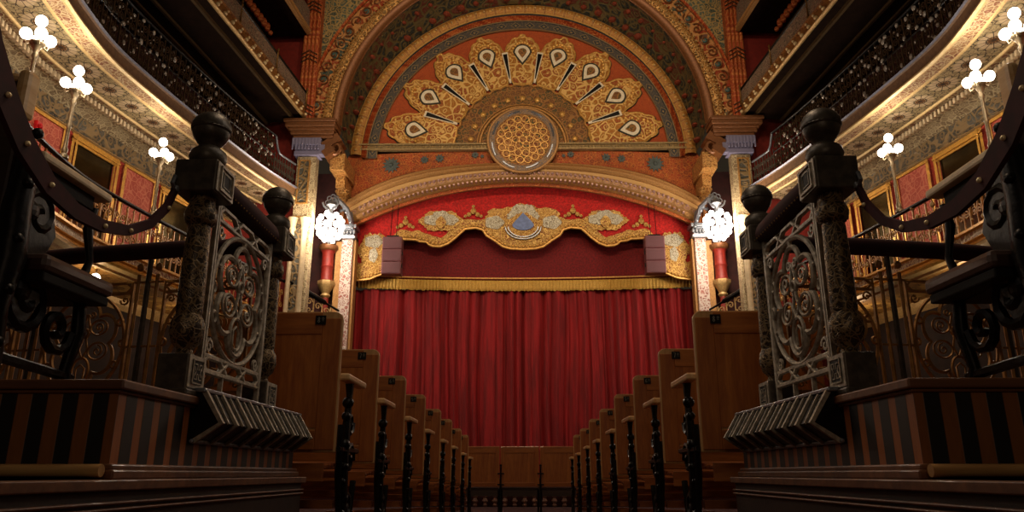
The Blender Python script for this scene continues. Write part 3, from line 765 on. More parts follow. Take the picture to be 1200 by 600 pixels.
# tympanum wall
g = MB(1, XC)
rows = []
for k in range(65):
    a = PI * k / 64; rows.append([(r * 4.2 * math.cos(a), 19.5, 8.86 + (r * (4.2 * math.sin(a) - .36 + .0)) if a not in (0, PI) else 8.86) for r in (0, .33, .66, 1)])
g.grid(rows)
tym = g.build('tympanum', M['orange'], arch)
ab('lozenge_band', M['blueband'], 4.12, 4.42, 8.55, 19.45, LIPS)
g = MB(1, XC)
for a, b in ((4.42, 4.47), (4.47, 4.52), (4.52, 4.57)): arcband(g, a, b, 8.56, 19.44, ROUND)
g.build('fillets', M['orangecol'], arch, True)
ab('cartouche_band', M['goldband'], 4.57, 4.87, 8.63, 19.4, ROUND)
g = MB(1, XC)
for k in range(58):
    a = PI * (k + .5) / 58; c = (4.72 * math.cos(a), 19.3, 8.63 + 4.72 * math.sin(a))
    g.ball(c, .035, 6, 4)
g.build('gilt_beads', M['palegold'], arch, True)
# barrel between the two planes
g = MB(1, XC); rows = []; uvs = []
for k in range(97):
    a = PI - PI * k / 96; rows.append([(R * math.cos(a), y, zc + R * math.sin(a)) for y, R, zc in ((19.4, 4.87, 8.66), (19.0, 4.93, 8.75), (18.55, 4.93, 8.85), (18.2, 4.87, 8.92))])
    uvs.append([((PI - a) * 4.9, v) for v in (0, .4, .85, 1.2)])
g.grid(rows, uvs); g.build('flower_barrel', M['darkband'], arch, True)
g = MB(1, XC)
for k in range(33):
    a = PI * (k + .5) / 33
    for y, R, zc, r in ((19.15, 4.88, 8.7, .1), (18.6, 4.9, 8.84, .07)):
        g.ball((R * math.cos(a), y, zc + R * math.sin(a)), r * (.7 + .5 * random.random()), 8, 5, .6, 1.1, 1.3)
g.build('flower_relief', M['stain'], arch, True)
ab('plain_moulding', M['brownband'], 4.86, 5.12, ZC, 18.2, [(0, 0), (.08, .05), (.2, .03), (.75, .06), (.88, .1), (1, .06)])
ab('carved_band', M['carved'], 5.12, 5.42, ZC, 18.2, ROUND)
g = MB(1, XC)
random.seed(4)
for k in range(150):
    a = PI * (k + .5) / 150
    for j in range(3):
        R = 5.17 + .1 * j + .03 * random.random(); aa = a + random.uniform(-.008, .008)
        c = (R * math.cos(aa), 18.12, ZC + R * math.sin(aa)); g.ball(c, .022 + .02 * random.random(), 5, 3, 1, 1, 1.4)
g.build('carved_leaves', M['palegold'], arch, True)
ab('scroll_border', M['scroll'], 5.42, 5.82, ZC, 18.2, FLAT)
g = MB(1, XC)
for k in range(44):
    a = PI * (k + .5) / 44; R = 5.62
    cc = Vector((R * math.cos(a), 18.14, ZC + R * math.sin(a))); ta = Vector((-math.sin(a), 0, math.cos(a))); ra_ = Vector((math.cos(a), 0, math.sin(a)))
    f = lambda u_, v_: tuple(cc + ta * u_ + ra_ * v_)
    spiral(g, f, 0, 0, .17, 1.4, 1 if k % 2 else -1, 0, .022, 16, 5)
    g.mi = 0
g.build('border_scrolls', M['brownband'], arch, True)
g = MB(1, XC)
for k in range(0, 44, 2):
    a = PI * (k + .5) / 44; g.ball((5.62 * math.cos(a), 18.17, ZC + 5.62 * math.sin(a)), .085, 8, 5, 1, 1, .6)
g.build('teal_bosses', plain('teal_boss', '4e6560', .5, .2), arch, True)
ab('outer_fillet', M['orangecol'], 5.82, 5.9, ZC, 18.15, ROUND)
# spandrels
for s in (1, -1):
    g = MB(s, XC); rows = []
    for k in range(41):
        a = PI / 2 * k / 40; R = 5.88
        x0 = -R * math.cos(a); z0 = ZC + R * math.sin(a)
        rows.append([(-6.1, 18.3, 9 + 6.0 * k / 40), ((x0 - 6.1) / 2, 18.3, (z0 + 9 + 6.0 * k / 40) / 2), (x0, 18.3, z0)])
    g.grid(rows, [[(p[0], p[2]) for p in r] for r in rows]); g.build('spandrel', M['spandrel'], arch)
# ---- fan of petals on the tympanum
FC = (0.0, 8.93); FY = 19.5
def fp(r, a, y=FY): return (FC[0] + r * math.cos(a), y, FC[1] + r * math.sin(a))
g = MB(1, XC)
out = []
for k in range(61):
    a = PI * k / 60; r = 1.86 + .05 * abs(math.sin(a * 16)); out.append(fp(r, a, FY - .01))
rows = [[fp(.9 + (1.88 + .05 * abs(math.sin(PI * k / 90 * 18)) - .9) * t, PI * k / 90, FY - .012) for t in (0, .3, .6, 1)] for k in range(91)]
g.grid(rows, [[(p[0], p[2]) for p in r] for r in rows])
fan = g.build('fan_ground', M['fan'], arch)
g = MB(1, XC)
for k in range(11):
    a = PI * (k + .5) / 11
    g.ball(fp(1.5, a, FY - .03), .085, 8, 5, 1, 1, .5)
g.build('rosette_bosses', M['petalrim'], arch, True)
g = MB(1, XC)
for R, w_ in ((1.22, .04), (1.3, .02), (1.9, .035)):
    g.tube([fp(R + (.05 * abs(math.sin(PI * k / 72 * 18)) if R > 1.8 else 0), PI * k / 72, FY - .03) for k in range(73)], w_, seg=6)
g.build('fan_rings', M['gold'], arch, True)
NP = 9
for k in range(NP):
    a = math.radians(9.2 + k * (180 - 18.4) / (NP - 1)); tip = 3.5 + .42 * abs(math.cos(a)) ** 1.3
    ra = Vector((math.cos(a), 0, math.sin(a))); ta = Vector((-math.sin(a), 0, math.cos(a)))
    C0 = Vector((FC[0], FY, FC[1]))
    half = []
    prof = [(1.92, .02), (1.94, .26), (2.1, .33), (2.25, .33), (2.42, .42), (2.55, .5), (2.66, .53)]
    L = tip - 2.66
    # scalloped head
    for j in range(41):
        th = PI / 2 * j / 40
        rr = 1 + .055 * abs(math.sin(th * 7))
        half.append((2.66 + L * math.sin(th) * rr * (.97 if j < 38 else 1.03), .53 * math.cos(th) ** .85 * rr if math.cos(th) > 0 else 0))
    prof = [p_ for p_ in prof if p_[0] < 2.66] + half
    def outl(scale, y):
        P = []
        cpt = 2.8
        L_ = [(cpt + (r - cpt) * scale, w_ * scale) for r, w_ in prof]
        for r, w_ in L_: P.append(tuple(C0 + ra * r + ta * w_ + Vector((0, y, 0))))
        for r, w_ in reversed(L_[:-1]): P.append(tuple(C0 + ra * r - ta * w_ + Vector((0, y, 0))))
        return [p for p in P]
    clip = lambda P: [(x, y, max(z, 8.93)) for x, y, z in P]
    g = MB(1, XC); g.prism(clip(outl(1.05, -.0)), (0, -.03, 0)); pet = g.build('petal', M['darkrim'], arch)
    g = MB(1, XC); g.prism(clip(outl(1.0, -.03)), (0, -.03, 0)); g.build('petal_gilding', M['petal'], pet)
    g = MB(1, XC); g.tube(clip(outl(.985, -.07)), .03, closed=True, seg=5)
    for j in range(15):
        th = PI * (j + .5) / 15
        g.ball(tuple(C0 + ra * (2.72 + (L - .25) * math.sin(th)) + ta * (.37 * math.cos(th)) + Vector((0, -.07, 0))), .055, 6, 4)
    g.build('petal_rim', M['petalrim'], pet, True)
    # teardrop eye
    def eye(sc__, y):
        P = []
        cr = 2.98 + (tip - 3.5) * .4
        for j in range(28):
            th = 2 * PI * j / 28; q = .21 * sc__
            r = math.cos(th); w_ = math.sin(th)
            lr = r * (1.0 if r > 0 else 1.55); ww = w_ * (1 if r > 0 else (1 + r) ** .6 if r > -1 else 0)
            P.append(tuple(C0 + ra * (cr + lr * q) + ta * (ww * q) + Vector((0, y, 0))))
        return P
    g = MB(1, XC); g.prism(eye(1.3, -.06), (0, -.012, 0)); g.build('eye_outline', M['darkrim'], pet)
    g = MB(1, XC); g.prism(eye(1.05, -.072), (0, -.012, 0)); g.build('eye_teardrop', M['teardrop'], pet)
    g = MB(1, XC); g.prism(eye(.6, -.084), (0, -.012, 0)); g.build('eye_centre', M['fan'], pet)
for k in range(NP - 1):
    a = math.radians(9.2 + (k + .5) * (180 - 18.4) / (NP - 1))
    ra = Vector((math.cos(a), 0, math.sin(a))); ta = Vector((-math.sin(a), 0, math.cos(a))); C0 = Vector((FC[0], FY - .1, FC[1]))
    def tri(r0, r1, w0, w1, y): return [tuple(C0 + ra * r + ta * w_ + Vector((0, y, 0))) for r, w_ in ((r0, w0), (r1, w1), (r1, -w1), (r0, -w0))]
    g = MB(1, XC); g.prism(tri(1.98, 2.98, .03, .09, 0), (0, -.03, 0)); wd = g.build('vent_slot_rim', M['teardrop'], arch)
    g = MB(1, XC); g.prism(tri(2.1, 2.92, .012, .062, -.03), (0, -.01, 0)); g.build('vent_slot', M['iron'], wd)
# ---- medallion
g = MB(1, XC)
def disc(mb, R, y, n=48, c=(0, 9.03)):
    rows = [[(c[0] + R * t * math.cos(2 * PI * k / n), y, c[1] + R * t * math.sin(2 * PI * k / n)) for t in (.001, .5, 1)] for k in range(n + 1)]
    mb.grid(rows, [[(p[0] - c[0] + .17, p[2] - c[1]) for p in r] for r in rows])
disc(g, .8, 19.27); md = g.build('medallion', M['medal'], arch)
g = MB(1, XC); arcband(g, .78, .95, 9.03, 19.27, [(0, 0), (.05, .015), (.95, .015), (1, 0)], 64, 0, 2 * PI); g.build('medallion_band', M['medal_rim'], md)
g = MB(1, XC); arcband(g, .94, 1.02, 9.03, 19.3, [(0, 0), (.2, .04), (.8, .04), (1, 0)], 64, 0, 2 * PI); arcband(g, .77, .8, 9.03, 19.27, [(0, 0), (.5, .02), (1, 0)], 64, 0, 2 * PI); g.build('medallion_rim', M['moulding'], md, True)
g = MB(1, XC)
for q, (n_, R) in enumerate(((6, .2), (12, .42), (18, .63), (1, 0))):
    for k in range(n_):
        a = 2 * PI * k / n_ + q * .2; f = lambda a_, b_: (R * math.cos(a) + a_, 19.25, 9.03 + R * math.sin(a) + b_)
        ring(g, f, 0, 0, .1, .1, .012, 12)
g.build('medallion_tracery', M['petalrim'], md, True)
g = MB(1, XC)
for k in range(4):
    for t in (-.5, .5):
        a = PI / 4 * (2 * k + 1)
for R in (.83,):
    for k in range(8):
        a0 = 2 * PI * k / 8 + .1; R = .87
        g.tube([(R * math.cos(a0 + j * .045), 19.245, 9.03 + R * math.sin(a0 + j * .055)) for j in range(10)], .025, seg=5)
g.build('medallion_silver_bars', M['pewter'], md, True)
# ---- horizontal beaded moulding
for s in (1, -1):
    g = MB(s, XC); g.box(-4.72, -.95, 19.36, 19.55, 8.78, 8.84); g.box(-4.72, -.95, 19.4, 19.55, 8.84, 8.93); g.box(-4.72, -.95, 19.34, 19.55, 8.93, 8.97)
    for k in range(40): g.ball((-4.65 + k * .093, 19.39, 8.885), .03, 6, 4)
    g.build('beaded_moulding', M['greygold'], arch)
# ---- orange spandrel wall over the lintel arch, with star flowers
def zin(x): return -2.07 + math.sqrt(9.89 ** 2 - x * x)
def zout(x): return 8.37 - .0179 * x * x - .00121 * x ** 4
g = MB(1, XC); rows = []
for k in range(61):
    x = -5.0 + k / 6; rows.append([(x, 19.5, zin(min(max(x, -4.6), 4.6)) - .1), (x, 19.5, 8.5 if abs(x) > 4.9 else 8.92)])
g.grid(rows, [[(p[0], p[2]) for p in r] for r in rows]); g.build('painted_spandrel', M['orangefil'], arch)
for s in (1, -1):
    g = MB(s, XC)
    for x, z, R, n_ in ((-3.72, 8.36, .26, 12), (-2.78, 8.52, .13, 8), (-2.35, 8.56, .14, 8), (-1.35, 8.66, .11, 8), (-1.15, 8.62, .06, 6)):
        P = [(x + R * (1 if j % 2 else .6) * math.cos(PI * j / n_), 19.48, z + R * (1 if j % 2 else .6) * math.sin(PI * j / n_)) for j in range(2 * n_)]
        g.prism(P, (0, -.02, 0)); g.ball((x, 19.45, z), R * .25, 7, 4)
    g.build('star_flowers', plain('slate_star_paint', '4b5350', .6, .1), arch)
# lintel arch
lint = thing('lintel_arch', 'low curved gilded arch framing the top of the stage opening', 'arch', (XC, 19.3, 7.5))
def lband(mb, ta, tb, Y, prof, n=80):
    rows = []; uvs = []; L = 0; prev = None
    for k in range(n + 1):
        x = -5.0 + 10.0 * k / n; xi = x * .93
        a = Vector((xi, zin(xi))); b = Vector((x, zout(x)))
        m_ = a.lerp(b, .5)
        if prev is not None: L += (m_ - prev).length
        prev = m_
        row = []; uv = []
        for t, d in prof:
            q = a.lerp(b, ta + (tb - ta) * t); row.append((q.x, Y - d, q.y)); uv.append((L, (tb - ta) * t * (b - a).length * (.2 / (.2 * 1))))
        rows.append(row); uvs.append(uv)
    mb.grid(rows, uvs)
g = MB(1, XC); lband(g, 0, .22, 19.42, [(0, -.4), (0, 0), (.3, .06), (.8, .1), (1, .05)]); lband(g, .66, 1, 19.36, [(0, 0), (.15, .08), (.4, .1), (.5, .04), (.75, .1), (1, .0)]); g.build('gilt_mouldings', M['moulding'], lint, True)
g = MB(1, XC); lband(g, .22, .66, 19.4, FLAT); g.build('rosette_band', M['lintel'], lint)
g = MB(1, XC)
for k in range(72):
    x = -4.75 + 9.5 * (k + .5) / 72; xi = x * .93; a = Vector((xi, zin(xi))); b = Vector((x, zout(x))); q = a.lerp(b, .44)
    g.ball((q.x, 19.36, q.y), .045, 7, 4)
    q = a.lerp(b, .08); g.box(q.x - .025, q.x + .025, 19.26, 19.4, q.y - .03, q.y + .02)
g.build('rosettes', plain('rosy_stud', 'b08a80', .45, .3), lint, True)

# ------------------------------------------------------------------ stage hangings
def wob(x, seed=0):
    return (math.sin(x * 9.1 + .9 * math.sin(x * 2.3) + seed) * .55 + math.sin(x * 19.7 + 1.3 * math.sin(x * 3.1) + seed) * .36 + math.sin(x * 4.1 + 2.1 + seed) * .4 + math.sin(x * 37 + .4 + seed) * .14)
# main curtain
g = MB(1, XC); NX, NZ = 900, 12; rows = []
for j in range(NZ + 1):
    z = -1.0 + (4.92 + 1.0) * j / NZ; row = []
    for k in range(NX + 1):
        x = -4.75 + 9.5 * k / NX
        amp = .3 * (1 - .3 * j / NZ)
        q = x + .03 * math.sin(z * .8 + x)
        w_ = .75 * abs(math.sin(q * 4.7 + .8 * math.sin(q * 1.9))) ** .55 + .42 * abs(math.sin(q * 11.3 + 1.1 * math.sin(q * 2.7))) ** .6 + .12 * math.sin(q * 29 + 2 * math.sin(q * 3.3)) - .5
        row.append((x + .02 * math.sin(z * 1.1 + x * 3), 20.25 - amp * w_, z))
    rows.append(row)
g.grid(rows)
g.build('stage_curtain', M['velvet'], None, True, (XC, 20.25, -1.0), tag=('tall deep red velvet stage curtain hanging in narrow folds', 'curtain'))
# dark border curtain behind the valance
g = MB(1, XC); rows = []
for z in (5.0, 5.6, 6.4, 7.2, 8.1):
    rows.append([(-4.8 + 9.6 * k / 120, 20.15 - .004 * wob(-4.8 + 9.6 * k / 120, 3), z) for k in range(121)])
g.grid(rows)
bc = thing('border_curtain', 'flat dark crimson border curtain with a gold fringe along its foot', 'curtain', (XC, 20.1, 5.0))
g.build('cloth', M['velvetdark'], bc, True)
g = MB(1, XC)
random.seed(9)
rows = []
for z, dy in ((4.86, .0), (4.9, -.02), (5.08, -.03), (5.14, 0)):
    rows.append([(-4.6 + 9.2 * k / 300, 20.08 + dy - .012 * math.sin(k * 2.1) - .01 * random.random(), z + .10 * ((k - 150) / 150) ** 2 - (.03 * random.random() if z < 4.87 else 0)) for k in range(301)])
g.grid(rows); g.build('fringe', M['fringe'], bc)
g = MB(1, XC); g.tube([(-4.6 + 9.2 * k / 40, 20.07, 5.2 + .10 * ((k - 20) / 20) ** 2) for k in range(41)], .022, seg=6); g.build('braid', M['petalrim'], bc, True)
# scalloped valance
half = [(0, 5.95), (.35, 5.97), (.56, 6.03), (.78, 6.2), (.86, 6.25), (1.02, 6.36), (1.12, 6.52), (1.32, 6.58), (1.62, 6.55), (1.72, 6.46), (1.9, 6.28), (2.1, 6.12), (2.3, 6.04), (2.5, 6.05), (2.62, 6.1), (2.68, 6.17), (2.88, 6.19), (2.98, 6.24), (3.4, 6.26), (3.55, 6.1), (3.62, 5.8), (3.7, 5.45), (3.9, 5.25), (4.2, 5.12), (4.5, 5.08), (4.75, 5.08)]
def zval(x):
    x = abs(x)
    for (a, za), (b, zb) in zip(half, half[1:]):
        if a <= x <= b: return za + (zb - za) * (x - a) / (b - a)
    return half[-1][1]
XS = sorted(set([round(sg * (a + (b - a) * t), 4) for (a, _), (b, _) in zip(half, half[1:]) for t in (0, .34, .67, 1) for sg in (1, -1)]))
va = thing('valance', 'bright red valance with gold scalloped edge and embroidered cartouches', 'valance', (XC, 19.85, 5.5))
g = MB(1, XC); g.grid([[(x, 19.85 - .01 * wob(x, 5), zval(x)) for x in XS], [(x, 19.86, zval(x) * .5 + 4) for x in XS], [(x, 19.87, 8.0) for x in XS]]); g.build('cloth', M['velvetval'], va, True)
g = MB(1, XC)
lo = [(x, 19.81, zval(x)) for x in XS]
def nrm(k):
    a, b = lo[max(k - 1, 0)], lo[min(k + 1, len(lo) - 1)]; t = Vector((b[0] - a[0], 0, b[2] - a[2])).normalized(); return Vector((-t.z, 0, t.x))
inn = []
for k, p in enumerate(lo):
    n_ = nrm(k); inn.append((p[0] + n_.x * .1, 19.8, p[2] + .24 + .06 * abs(math.sin(p[0] * 7)) + (.25 if abs(p[0]) > 3.7 else 0)))
uv = [[(p[0], 0) for p in lo], [(p[0], .15) for p in lo], [(p[0], .3) for p in lo]]
g.grid([lo, [tuple((Vector(a) + Vector(b)) / 2 + Vector((0, -.03, 0))) for a, b in zip(lo, inn)], inn], uv)
g.build('gold_border', M['embro'], va, True)
g = MB(1, XC); g.tube([(p[0], 19.79, p[2] + .01) for p in lo], .035, seg=6)
for p, t in along([(q[0], q[2]) for q in lo], .1):
    g.ball((p.x, 19.77, p.y + .09), .03, 6, 4, 1.4)
g.build('gold_cord', M['petalrim'], va, True)
def cart(x, z, w_, h_, mat, name, lob=6, y=19.8, parent=va):
    g = MB(1, XC); P = [(x + w_ * (1 + .07 * math.cos(lob * a) + .04 * math.cos(23 * a)) * math.cos(a), y, z + h_ * (1 + .07 * math.cos(lob * a) + .05 * math.cos(19 * a + x)) * math.sin(a)) for a in [2 * PI * k / 120 for k in range(120)]]
    g.prism(P, (0, -.02, 0)); return g.build(name, mat, parent)
cc_ = cart(0, 6.72, 1.2, .54, M['embro'], 'cartouche', 8)
cart(0, 6.92, .42, .36, M['silver'], 'cartouche_scrolls', 6, 19.78, cc_)
cart(0, 6.64, .46, .36, M['embro'], 'cartouche_shield', 4, 19.76, cc_)
for x in (-.8, .8): cart(x, 6.74, .26, .19, M['silver'], 'cartouche_leaf', 5, 19.78, cc_)
g = MB(1, XC)
P = [(.3 * math.sin(a) * (1 if math.cos(a) < 0 else (1 - math.cos(a)) ** .75), 19.73, 6.66 + .3 * math.cos(a) * (1.2 if math.cos(a) > 0 else .55)) for a in [2 * PI * k / 40 for k in range(40)]]
g.prism(P, (0, -.02, 0)); g.build('blue_jewel', M['blue'], cc_)
g = MB(1, XC)
for R in (.42, .5): g.tube([(R * math.cos(a), 19.73, 6.62 + R * .75 * math.sin(a)) for a in [PI * 1.02 + PI * .96 * k / 24 for k in range(25)]], .02, seg=5)
g.build('jewel_garland', M['pewter'], cc_, True)
for x in (-2.3, 2.3):
    q = cart(x, 6.8, .6, .3, M['embro'], 'cartouche', 6)
    for dx, dz in ((-.24, .02), (.24, .02), (0, .14)): cart(x + dx, 6.8 + dz, .24, .15, M['silver'], 'cartouche_scrolls', 5, 19.78, q)
    cart(x, 6.74, .14, .17, M['embro'], 'cartouche_heart', 4, 19.76, q)
for x in (-4.15, 4.15):
    q = cart(x, 5.95, .42, .5, M['embro'], 'cartouche', 6); cart(x, 6.2, .26, .18, M['silver'], 'cartouche_scrolls', 5, 19.78, q); cart(x, 5.8, .12, .2, M['silver'], 'cartouche_leaf', 5, 19.78, q)
g = MB(1, XC)
for x in (-3.3, -1.4, 1.4, 3.3):
    for dx, dz, r in ((0, .1, .09), (-.12, 0, .07), (.12, 0, .07), (0, .24, .05), (-.22, -.05, .05), (.22, -.05, .05)): g.ball((x + dx, 19.8, zval(x) + .42 + dz), r, 7, 4, 1, 1, .4)
g.build('gold_sprigs', M['embro'], va, True)
# loudspeaker arrays
for s, side in SIDES:
    sp = thing('loudspeaker', 'maroon hanging loudspeaker array before the %s end of the valance' % side, 'speaker', (s * -3.55 + XC, 19.3, 5.12))
    for k in range(3):
        z0 = 5.12 + k * .35
        g = MB(s, XC); g.box(-3.8, -3.28, 19.2, 19.55, z0, z0 + .335); cab = g.build('cabinet', M['speaker2'], sp, bevel=.01)
        g = MB(s, XC); g.box(-3.77, -3.31, 19.185, 19.2, z0 + .02, z0 + .315); g.build('grille', M['speaker'], cab)
    g = MB(s, XC)
    for x in (-3.62, -3.46): g.tube([(x, 19.35, 6.17), (x + .02, 19.5, 7.6)], .01, seg=5)
    g.box(-3.7, -3.38, 19.25, 19.45, 6.17, 6.21)
    for z in (5.3, 5.65): g.box(-3.27, -3.25, 19.25, 19.3, z, z + .1)
    g.build('rigging', M['iron'], sp)

# ------------------------------------------------------------------ floor, ceiling, stage
g = MB(); g.grid([[(-9, -3, -.3), (9, -3, -.3)], [(-9, 3.1, -.3), (9, 3.1, -.3)], [(-9, 12.5, -.64), (9, 12.5, -.64)], [(-9, 21, -.64), (9, 21, -.64)]], None); struct(g.build('floor', M['carpet']))
g = MB(); g.box(-9, 9, -3, 21, 14.6, 14.8); struct(g.build('ceiling', M['darksoff']))
sa = thing('stage_apron', 'dark wooden stage apron under the red curtain, beyond the front seats', 'stage', (XC, 15.9, -.64))
g = MB(1, XC); g.box(-5.9, 5.9, 15.9, 19.1, -.64, -.1); g.box(-4.5, 4.5, 19.1, 20.6, -.64, -.1); g.build('body', M['darkwood'], sa)
g = MB(1, XC); g.box(-5.8, 5.8, 15.87, 15.9, -.62, -.44); g.build('red_band', M['carpet'], sa)
for k in range(15):
    g = MB(1, XC); x = -1.4 + k * .2; g.lathe([(.03, 0), (.05, .03), (.03, .06), (.06, .11), (.03, .17), (.05, .2)], (x, 15.82, -.64), 10); g.build('baluster', M['stainwood'], sa, True)

# ------------------------------------------------------------------ theatre seats
def side_iron(mb, x, y0, ztop, zfl, y1):
    """scrolling cast iron end frame: front upright, foot, back strut"""
    mb.tube([(x, y0 + .13, zfl), (x, y0 + .15, zfl + .12), (x, y0 + .12, zfl + .22), (x, y0 + .14, zfl + .36), (x, y0 + .12, zfl + .48), (x, y0 + .15, ztop - .06), (x, y0 + .14, ztop)],
            [.021, .015, .023, .015, .02, .014, .02], seg=7)
    mb.tube([(x, y0 + .02, zfl), (x, y0 + .07, zfl + .15), (x, y0 + .03, zfl + .3), (x, y0 + .02, zfl + .5)], [.018, .013, .016, .012], seg=6)
    mb.tube([(x, y0 + .34, zfl), (x, y0 + .28, zfl + .14), (x, y0 + .32, zfl + .27)], [.018, .012, .014], seg=6)
    f = lambda a, b: (x, y0 + a, zfl + b)
    spiral(mb, f, .22, .36, .08, 1.3, 1, 0, .011, 14, 5); spiral(mb, f, .2, .52, .06, 1.3, -1, 0, .01, 12, 5); spiral(mb, f, .22, .16, .07, 1.3, -1, PI, .011, 12, 5)
    line(mb, f, [(.0, .02), (.36, .02)], .016, 6); line(mb, f, [(.0, .4), (.36, .4)], .013, 6)
    for k_, b in enumerate((.06, .14, .2, .27, .33, .42, .48, .54, .6)): mb.ball(f(.12 + .012 * (-1) ** k_, b), .014 + .006 * (k_ % 3), 8, 6)
def make_seat(s, num, lab, grp, top=.672, fl=-.3, W=.53, loc=None, mirror_plate=True):
    """local frame: aisle edge x=0, seat spreads to -x (left side); y=0 rear face of the back; z measured from fl"""
    root = thing('theatre_seat', lab, 'seat', loc, grp)
    lo_ = Vector(loc)
    class L(MB):
        def v(self, p):
            self.V.append((p[0] * s + lo_.x, p[1] + lo_.y, p[2] + lo_.z)); return len(self.V) - 1
    H = top - fl; zb = .385
    # back: frame with rounded top corners
    g = L(); R = .035
    def rr(x0, x1, z0, z1, y, rad):
        P = [(x0, y, z0), (x0, y, z1 - rad)]
        for k in range(1, 6): a = PI - PI / 2 * k / 6; P.append((x0 + rad + rad * math.cos(a), y, z1 - rad + rad * math.sin(a)))
        P.append((x0 + rad, y, z1)); P.append((x1 - rad, y, z1))
        for k in range(1, 6): a = PI / 2 - PI / 2 * k / 6; P.append((x1 - rad + rad * math.cos(a), y, z1 - rad + rad * math.sin(a)))
        P += [(x1, y, z1 - rad), (x1, y, z0)]
        return P
    g.prism(rr(-W, 0, zb, H, 0.006, R), (0, .026, 0))
    bk = g.build('backrest', M['pineedge'], root, bevel=.003)
    for a_, b_ in ((-W + .006, -W + .1), (-.085, -.006)):
        g = L(); g.box(a_, b_, 0, .008, zb + .01, H - .03); g.build('stile', M['pine'], bk, bevel=.003)
    for q_ in ((-W + .1, -.085, -.001, .008, H - .1, H - .006), (-W + .1, -.085, -.001, .008, zb + .01, zb + .09)):
        g = L(); g.box(*q_); g.build('rail', M['pinerail'], bk, bevel=.003)
    g = L(); g.box(-W + .1, -.085, .002, .0065, zb + .1, H - .1); g.build('panel', M['pine'], bk)
    # number plate
    g = L(); g.box(-.115, -.07, -.006, -.001, H - .058, H - .018); pt = g.build('number_plate', M['plate'], bk, bevel=.001)
    g = L(); tx = {'1': [(0, 0), (0, 1)], '2': [(-.3, .8), (0, 1), (.3, .75), (-.3, 0), (.3, 0)], '3': [(-.3, .9), (.1, 1), (.3, .75), (0, .52), (.3, .25), (.1, 0), (-.3, .1)], '4': [(.2, 0), (.2, 1), (-.35, .35), (.35, .35)],
           '5': [(.3, 1), (-.25, 1), (-.3, .55), (.2, .55), (.3, .25), (.1, 0), (-.3, .1)], '6': [(.3, .95), (-.1, .9), (-.3, .4), (-.1, 0), (.25, .1), (.25, .45), (-.25, .45)], '7': [(-.3, 1), (.3, 1), (-.05, 0)],
           '8': [(0, .5), (-.25, .75), (0, 1), (.25, .75), (0, .5), (-.3, .25), (0, 0), (.3, .25), (0, .5)]}[num]
    k_ = s      # keep the numeral readable on both sides
    g.tube([(-.1 + k_ * a * .016, -.007, H - .05 + b * .024) if s > 0 else (-.085 - a * .016, -.007, H - .05 + b * .024) for a, b in tx], .0016, seg=4)
    ca = -.082 if s > 0 else -.103
    g.tube([(ca + .004 * math.cos(t), -.007, H - .032 + .005 * math.sin(t)) for t in [k * .8 for k in range(9)]], .0011, seg=4)
    g.tube([(ca - .004, -.007, H - .042), (ca + .004, -.007, H - .042)], .0009, seg=4)
    g.build('numeral', M['platenum'], pt)
    # iron end frame with arm
    g = L(); side_iron(g, .008, .03, H - .29, 0, 0); g.build('iron_end_frame', M['iron'], root, True)
    g = L(); g.box(-.016, .036, .04, .4, H - .29, H - .26); g.build('armrest', M['armwood'], root, bevel=.008)
    # tip-up slatted seat and apron
    g = L()
    for k in range(6): g.box(-W + .03, -.05, .05 + k * .06, .095 + k * .06, .32 + k * .004, .335 + k * .004)
    for k in range(4): g.box(-W + .03, -.05, .42 + .004 * k, .432 + .004 * k, .2 + k * .042, .23 + k * .042)
    g.build('seat_slats', M['pinerail'], root, bevel=.003)
    g = L(); g.box(-W + .03, -.05, .03, .05, .27, .345); g.build('seat_apron', M['pinerail'], root, bevel=.003)
    g = L()
    for z in (.1, .16): g.box(-W + .02, -.03, .15, .18, z, z + .035)
    g.build('foot_stretcher', M['pinerail'], root)
    return root
rows_top = [.672, .654, .623, .591, .554, .527, .486, .46]
rows_x = [.752, .76, .748, .73, .704, .686, .661, .645]
ords = ['nearest and largest', 'second', 'third', 'fourth', 'fifth', 'sixth', 'seventh', 'eighth and smallest']
def flz(y): return -.3 if y < 3.1 else -.3 - .34 * min(1, (y - 3.1) / 9.4)
for s, side in SIDES:
    for i in range(8):
        Y = 3.15 + .9 * i; zf = flz(Y)
        lab = 'pine theatre seat with plate %s, %s back along the %s of the aisle' % (8 - i, ords[i], side)
        make_seat(s, str(8 - i), lab, 'aisle seats on the %s' % side, rows_top[i], zf, .53, (-s * rows_x[i], Y, zf))
